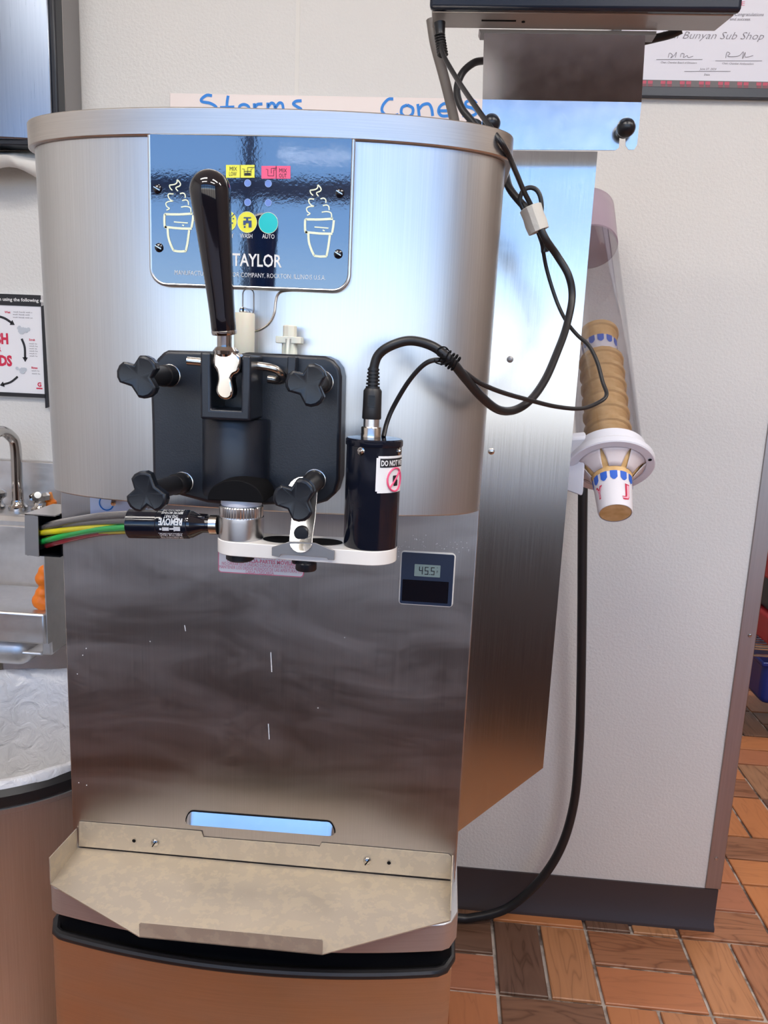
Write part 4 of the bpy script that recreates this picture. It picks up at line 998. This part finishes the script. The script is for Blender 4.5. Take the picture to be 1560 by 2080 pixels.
ce = thing('certificate', 'framed certificate reading Bunyan Sub Shop at the top right', 'certificate', W(1430, 200, -.01))
cb0 = W(1305, 196, -.012); x0c, x1c = W(1240, 100, -.012).x, W(1240, 100, -.012).x+.50
zc0_, zc1_ = cb0.z, cb0.z+.36
for nm, bb in (('frame_bottom', (x0c, x1c, zc0_, zc0_+.017)), ('frame_top', (x0c, x1c, zc1_-.017, zc1_)), ('frame_left', (x0c, x0c+.017, zc0_+.017, zc1_-.017)), ('frame_right', (x1c-.017, x1c, zc0_+.017, zc1_-.017))):
    obj('frame_bar', box(bb[0], bb[1], -.016, -.001, bb[2], bb[3]), mat('dark_frame', (.018, .022, .035), .35), ce, bevel=.001)
Yf = -.008
obj('paper', box(x0c+.01, x1c-.01, Yf, -.002, zc0_+.01, zc1_-.01), mat('certificate_paper', (.66, .66, .74), .4), ce)
pb_ = nb(); box(x0c+.017, x1c-.017, Yf-.0005, Yf, zc0_+.017, zc0_+.031, pb_); obj('plaid_band', pb_, mat('plaid_grey', (.13, .115, .12), .5), ce)
pk = nb(); x = x0c+.02
zbn = zc0_+.024
sC_ = ppm(1430, 100, Yf)
for x_ in range(1308, 1640, 39):
    for d in (0, 13): 
        c = W(x_+d, 164, Yf); box(c.x-.0045, c.x+.0045, Yf-.0008, Yf-.0005, zc0_+.024, zc0_+.0295, pk)
obj('plaid_checks', pk, mat('plaid_red', (.50, .07, .12), .5), ce)
pk = nb()
for x_ in range(1308, 1640, 39):
    for d in (0, 13):
        c = W(x_+d, 172, Yf); box(c.x-.004, c.x+.004, Yf-.0008, Yf-.0005, zc0_+.0175, zc0_+.0235, pk)
obj('plaid_dark_checks', pk, mat('plaid_dull_red', (.22, .06, .08), .5), ce)
tb = nb(); Yx = Yf-.0006
text('Paul Bunyan Sub Shop', onY(1552, 73, Yx), 14*sC_, 210*sC_, tb, align='r', shear=.35, bold=-.012)
for s__, x_, y_, h_, w_ in (('Congratulations', 1522, 29, 6, 58), ('and success.', 1504, 38.5, 5.5, 42), ('Chair, Chamber Board of Directors', 1379, 127, 3.6, 74), ('Chair, Chamber Ambassadors', 1499, 129, 3.6, 64), ('June 27, 2024', 1438, 140, 4.2, 34), ('Date', 1436, 151.5, 3.6, 12)):
    text(s__, onY(x_, y_, Yx), h_*sC_, w_*sC_, tb, shear=.2)
for x0, x1, y_ in ((1333, 1427, 121), (1453, 1548, 123.5), (1390, 1484, 145)): ribbon([W(x0, y_, Yx), W(x1, y_, Yx)], .0008, tb)
for st_ in ([(1357, 117), (1360, 108), (1366, 112), (1362, 118), (1370, 112), (1374, 106), (1372, 117)], [(1382, 116), (1384, 109), (1390, 110), (1388, 117), (1396, 113), (1398, 117), (1408, 114)],
            [(1474, 118), (1477, 106), (1483, 109), (1478, 114), (1490, 115), (1502, 113), (1510, 105), (1508, 120), (1514, 106), (1514, 116), (1530, 113)]):
    ribbon([W(*p, Yx) for p in st_], .0010, tb, 4)
obj('lettering', tb, INKG, ce, smooth=0)
obj('red_lettering', text('COMMERCE', onY(1513, 7, Yx), 8*sC_, 90*sC_, align='r'), INKRP, ce, smooth=0)

po = thing('hand_wash_poster', 'black framed hand washing poster with red capital letters on left wall', 'poster', W(40, 805, -.01))
px1 = W(86, 700, -.01).x; px0 = px1-.36; pz1 = W(40, 598, -.01).z; pz0 = W(40, 806, -.01).z
obj('sheet', box(px0, px1, -.008, -.001, pz0, pz1), PAPER, po)
obj('header', box(px0, px1, -.0095, -.008, W(40, 621, -.01).z, pz1), INKK, po)
obj('bottom_bar', box(px0, px1+.004, -.012, -.008, pz0, pz0+.0085), INKK, po)
obj('right_bar', prism([W(83, 622, -.012), W(90, 620, -.012), W(98, 826, -.012), W(92, 829, -.012)], (0, .008, 0)), INKK, po)
Yo = -.0098; sp_ = ppm(40, 700, Yo)
obj('header_lettering', text('wash your hands when using the following steps', onY(101, 611, Yo), 6.2*sp_, 186*sp_, align='r', bold=.02), INKW, po, smooth=0)
tb = nb(); Yo = -.0086
text('WASH', onY(16.5, 688, Yo), 19*sp_, 62*sp_, tb, align='r', bold=.05); text('YOUR', onY(2.5, 709, Yo), 9*sp_, 30*sp_, tb, align='r', bold=.03); text('HANDS', onY(24.5, 733, Yo), 19*sp_, 74*sp_, tb, align='r', bold=.05)
for s__, x_, y_ in (('Wet', 15, 634), ('Scrub', 65, 690), ('Rinse', 70, 747)): text(s__, onY(x_, y_, Yo), 4*sp_, 12*sp_, tb, bold=.03)
text('G', onY(80, 781, Yo), 8*sp_, bm=tb, bold=.04); c = W(80, 789, Yo); face([c+Vector((-.007, 0, -.0015)), c+Vector((.007, 0, -.0015)), c+Vector((.007, 0, .0015)), c+Vector((-.007, 0, .0015))], tb)
obj('red_lettering', tb, INKR, po, smooth=0)
tb = nb()
for y_, x_, w_ in ((634, 46, 38), (639, 43, 34), (645, 46, 40), (698, 67, 16), (703, 68, 17), (708, 67, 16), (713, 68, 17), (718, 67, 15), (723, 68, 16), (753, 72, 16), (759, 73, 17)):
    text('lorem wash your hands well'[:int(6+w_/2)] if False else 'wash hands with soap and water'[:max(5, int(w_/2.2))], onY(x_, y_, Yo), 2.6*sp_, w_*sp_, tb)
obj('fine_print', tb, INKG, po, smooth=0)
ab = nb()
def arrow(pts, wd, hd):
    P_ = spline([W(*p, Yo) for p in pts], 6); ribbon(P_, wd*sp_, ab, raw=True)
    t = (P_[-1]-P_[-3]).normalized(); s = Vector((-t.z, 0, t.x)); e = P_[-1]
    face([e+t*hd*sp_, e+s*hd*.8*sp_-t*2*sp_, e-s*hd*.8*sp_-t*2*sp_], ab)
arrow([(-14, 640), (8, 646), (24, 656)], 4.5, 7); arrow([(44, 688), (50, 705), (51, 728)], 4.5, 7); arrow([(36, 765), (22, 776), (6, 781)], 4, 7)
obj('arrows', ab, INKK, po, smooth=0)
for x_, y_ in ((44, 673), (44, 752)):
    hb_ = nb()
    for q in range(16): disc(W(x_+random.gauss(0, 5), y_+random.gauss(0, 3.5), Yo-.00005*q), random.uniform(3, 4)*sp_, seg=7, bm=hb_)
    obj('hand_picture', hb_, INKLG, po, smooth=0)

# towel dispenser
td = thing('towel_dispenser', 'steel paper towel dispenser with black side on the upper left wall', 'dispenser', (-.9, -.1, W(60, 290, -.22).z))
dx1 = W(104, 230, -.107).x; dz0 = W(60, 288, -.11).z; dz1 = dz0+.38
obj('front_cover', prism([Vector((dx1-.36+.36*k/16, -.105-.014*math.sin(PI*k/16), dz0+.004)) for k in range(17)]+[Vector((dx1, -.03, dz0+.004)), Vector((dx1-.36, -.03, dz0+.004))], (0, 0, dz1-dz0)), steel('dispenser_steel', (.26, .30, .37), .28, .3, (500, 500, 6)), td, bevel=.003)
obj('black_edge', box(dx1-.001, dx1+.012, -.103, -.07, dz0-.004, dz1-.004), BLKPL, td, bevel=.004)
obj('side_shell', box(dx1+.002, dx1+.012, -.072, -.001, dz0+.03, dz1), DULL, td, bevel=.002)
obj('base_lip', box(dx1-.355, dx1, -.108, -.02, dz0-.006, dz0+.005), BLKPL, td, bevel=.002)
tw_ = nb(); nx = 24; prev = None
for k in range(nx+1):
    x = dx1-.33+.30*k/nx; zb_ = dz0-.045-.014*math.sin(k*.55+.7)-.010*math.cos(k*.31); y_ = -.075-.008*math.sin(k*.5)
    c_ = (tw_.verts.new((x, -.065, dz0-.007)), tw_.verts.new((x, y_-.01, (dz0+zb_)/2)), tw_.verts.new((x, y_, zb_)))
    if prev:
        tw_.faces.new((prev[0], c_[0], c_[1], prev[1])); tw_.faces.new((prev[1], c_[1], c_[2], prev[2]))
    prev = c_
to = obj('paper_towel', tw_, TOWEL, smooth=80); so2 = to.modifiers.new('thickness', 'SOLIDIFY'); so2.thickness = .002
tag(to, 'white paper towel hanging with a wavy edge below the dispenser', 'paper towel')

# hand sink
SX1 = W(100, 1290, -.45).x; SX0 = SX1-.46
sk = thing('hand_sink', 'wall mounted stainless hand sink with splash guard, left of the machine', 'sink', ((SX0+SX1)/2, -.2, .70))
zbs = W(50, 936, -.02).z; zd = .930; zr_ = W(50, 1241, -.45).z; zap = W(50, 1303, -.45).z
obj('backsplash', box(SX0, SX1-.001, -.022, -.001, .70, zbs), SINKM, sk, bevel=.003)
obj('faucet_deck', prism([Vector((SX0, -.022, zd)), Vector((SX0, -.125, zd)), Vector((SX0, -.135, zd-.012)), Vector((SX0, -.135, zd-.03)), Vector((SX0, -.022, zd-.03))], (SX1-SX0-.002, 0, 0)), SINKM, sk, bevel=.004)
bs = nb(); xa, xb = SX0+.02, SX1-.02
box(xa, xb, -.44, -.13, .752, .760, bs); box(SX0, SX1-.002, -.137, -.127, .752, zd-.02, bs); 
box(SX0, SX1-.002, -.46, -.435, zap, zr_, bs)
box(SX0, xa, -.44, -.13, .755, zr_, bs); box(xb, SX1-.002, -.44, -.13, .755, zr_, bs)
obj('basin', bs, SINKM, sk, bevel=.004)
obj('bowl_underside', box(xa+.01, xb-.025, -.445, -.13, .728, .783), SINKM, sk, bevel=.026, seg=5)
obj('side_splash', box(SX1-.002, SX1, -.455, -.001, zap, W(88, 1110, -.45).z), SINKM, sk)
obj('drain_pipe', tube([Vector(((SX0+SX1)/2, -.25, .72)), Vector(((SX0+SX1)/2, -.25, .45)), Vector(((SX0+SX1)/2, -.05, .42))], .02, 14), CHROME, sk)
fc = thing('faucet', 'chrome gooseneck faucet with two lever handles on the sink deck', 'faucet', W(37, 1045, -.075))
fb0 = W(38, 1042, -.075); fb0.z = zd
zt_ = W(25, 875, -.09).z
gp_ = [fb0+Vector((0, 0, .0)), fb0+Vector((0, 0, .06)), Vector((fb0.x, fb0.y, zt_-.035)), Vector((fb0.x-.004, fb0.y-.010, zt_-.012)), Vector((fb0.x-.010, fb0.y-.036, zt_)), Vector((fb0.x-.016, fb0.y-.070, zt_-.012)), Vector((fb0.x-.019, fb0.y-.082, zt_-.036)), Vector((fb0.x-.020, fb0.y-.084, W(12, 940, -.16).z))]
obj('spout', tube(spline(gp_, 8), .0115, 20), CHROME, fc)
obj('spout_tip', lathe([(.0105, 0), (.0112, .001), (.0112, .016), (.010, .018)], gp_[-1]+Vector((0, 0, -.014)), (0, 0, 1), 24), CHROME, fc)
obj('spout_base', lathe([(.020, 0), (.020, .008), (.015, .014), (.013, .022)], fb0, (0, 0, 1), 28), CHROME, fc)
for dx in (.05, -.05):
    h0 = fb0+Vector((dx, 0, 0))
    hh_ = obj('handle', lathe([(.019, 0), (.019, .006), (.014, .012), (.013, .020), (.021, .026), (.022, .036), (.016, .042), (0, .043)], h0, (0, 0, 1), 10), CHROME, fc)
    obj('lever', tube([h0+Vector((0, 0, .034)), h0+Vector((dx*.3, -.03, .044)), h0+Vector((dx*.5, -.055, .046))], [.008, .006, .007], 12), CHROME, hh_)
ob = W(104, 1034, -.06)
ob.z = zd; ot = thing('orange_bottle', 'small orange nozzle bottle on the sink deck by the machine', 'bottle', ob)
obj('bottle_body', lathe([(.0, 0), (.011, 0), (.012, .002), (.012, .020), (.006, .026)], ob, (0, 0, 1), 20), ORANGE, ot)
obj('nozzle', lathe([(.006, .026), (.005, .030), (.003, .040), (0, .041)], ob, (0, 0, 1), 16), mat('nozzle_orange', (.9, .35, .1), .4), ot)
sc_ = nb(); 
for (x_, y_, r_) in ((88, 1160, .012), (84, 1175, .014), (87, 1190, .010), (83, 1205, .013), (80, 1220, .016), (86, 1225, .015)):
    bmesh.ops.create_icosphere(sc_, subdivisions=2, radius=r_, matrix=Matrix.Translation(W(x_+4, y_, -.43)))
oc_ = obj('scrub_cloth', sc_, ORANGE); rm = oc_.modifiers.new('merge', 'REMESH'); rm.mode = 'VOXEL'; rm.voxel_size = .003; rm.use_smooth_shade = True
tag(oc_, 'orange scrub cloth draped over the sink end beside the machine', 'cloth')

# waste bin
BC = Vector((-.652, -.585, 0)); RBn = .208; HB = .70
wbn = thing('waste_bin', 'round brushed steel waste bin with clear liner, bottom left of photo', 'trash can', (BC.x, BC.y, 0))
obj('shell', lathe([(RBn-.012, 0), (RBn-.010, .004), (RBn-.002, HB-.034), (RBn, HB-.032), (RBn, HB-.026), (RBn-.004, HB-.025)], BC, (0, 0, 1), 72, cap=False), CANM, wbn)
obj('black_ring', lathe([(RBn-.012, HB-.04), (RBn-.003, HB-.030), (RBn-.001, HB-.022), (RBn-.001, HB-.008), (RBn-.007, HB), (RBn-.014, HB-.002)], BC, (0, 0, 1), 72, cap=False), BLKRB, wbn)
obj('foot_ring', lathe([(RBn-.008, 0), (RBn-.006, .02), (RBn-.012, .021)], BC, (0, 0, 1), 48, cap=False), BLKRB, wbn)
lb_ = nb(); rings = []
rr = random.Random(3); ph = [rr.uniform(0, 6.28) for _ in range(12)]
prof_ = [(RBn-.007, HB-.002), (RBn-.008, HB+.009), (RBn-.014, HB+.012), (RBn-.022, HB+.006), (RBn-.026, HB-.03), (RBn-.030, HB-.09), (RBn-.036, HB-.16), (RBn-.050, HB-.23), (RBn-.080, HB-.28), (RBn-.13, HB-.30), (.03, HB-.31), (.0, HB-.31)]
for i, (r_, h_) in enumerate(prof_):
    rg_ = []
    for k in range(96):
        t = 2*PI*k/96; wv = (math.sin(5*t+ph[i % 3])+math.sin(11*t+ph[3])+.7*math.sin(19*t+ph[4]))*(.0012 if i < 4 else .0042)*(1 if i < 10 else .3)
        rg_.append(lb_.verts.new((BC.x+(r_-abs(wv) if i > 3 else r_+wv*.6)*math.cos(t), BC.y+(r_-abs(wv) if i > 3 else r_+wv*.6)*math.sin(t), h_+wv*.8)))
    rings.append(rg_)
for i in range(len(rings)-1):
    for k in range(96): lb_.faces.new((rings[i][k], rings[i][(k+1) % 96], rings[i+1][(k+1) % 96], rings[i+1][k]))
for f in lb_.faces: pass
bl = obj('liner_bag', lb_, BAGR, smooth=70); tag(bl, 'clear crinkled plastic liner bag folded over the bin rim', 'bag')
# dark pipes under sink glimpse
tag(obj('floor_bucket', lathe([(.10, 0), (.105, .005), (.13, .26), (.135, .265), (.13, .27), (.0, .255)], (-1.05, -.2, 0), (0, 0, 1), 32), mat('slate_blue_plastic', (.10, .13, .22), .4)), 'slate blue bucket under the hand sink', 'bucket')

# ------------------------------------------------------------------ right passage: shelf with bins
sx, sy_ = 1.55, 1.02
p0 = WZ(1548, 1470, .02)
BX, BY = 1.34, 1.22
bnn = thing('blue_bin', 'dark blue plastic tub at right edge beyond the wall corner', 'tub', (BX, BY, 0))
obj('tub', prism(rrect(BX-.15, BX+.25, .0, 0, 0, .0) if False else [Vector((BX-.14+.02, BY-.12, .10)), Vector((BX+.22, BY-.12, .10)), Vector((BX+.22, BY+.16, .10)), Vector((BX-.12, BY+.16, .10))], (0, 0, .17)), BLUEP, bnn, bevel=.03, seg=4)
obj('rim', box(BX-.14, BX+.24, BY-.14, BY+.18, .255, .275), BLUEP, bnn, bevel=.006)
shf = thing('wire_shelf', 'chrome wire shelf rack beyond the wall corner', 'shelf', (BX+.1, BY, .30))
for k in range(14): obj('wire', tube([Vector((BX-.20, BY-.16+k*.026, .33)), Vector((BX+.6, BY-.16+k*.026, .33))], .003, 6), CHROME, shf)
for dx in (-.20, .6):
    for dy in (-.17, .2): obj('post', tube([Vector((BX+dx, BY+dy, 0.0)), Vector((BX+dx, BY+dy, 1.2))], .012, 12), CHROME, shf)
obj('front_rail', tube([Vector((BX-.2, BY-.17, .31)), Vector((BX+.6, BY-.17, .31))], .005, 8), CHROME, shf)
tag(obj('red_crate', box(BX-.13, BX+.3, BY-.14, BY+.15, .336, .44), REDP, bevel=.012), 'red plastic crate on the wire shelf', 'crate')
tag(obj('black_box', box(BX-.11, BX+.28, BY-.12, BY+.13, .442, .56), BLKPL, bevel=.01), 'black box stacked on the red crate', 'box')
tag(obj('red_box', box(BX-.13, BX+.3, BY-.12, BY+.13, .562, .66), REDP, bevel=.01), 'small red box at the top of the stack on the shelf', 'box')
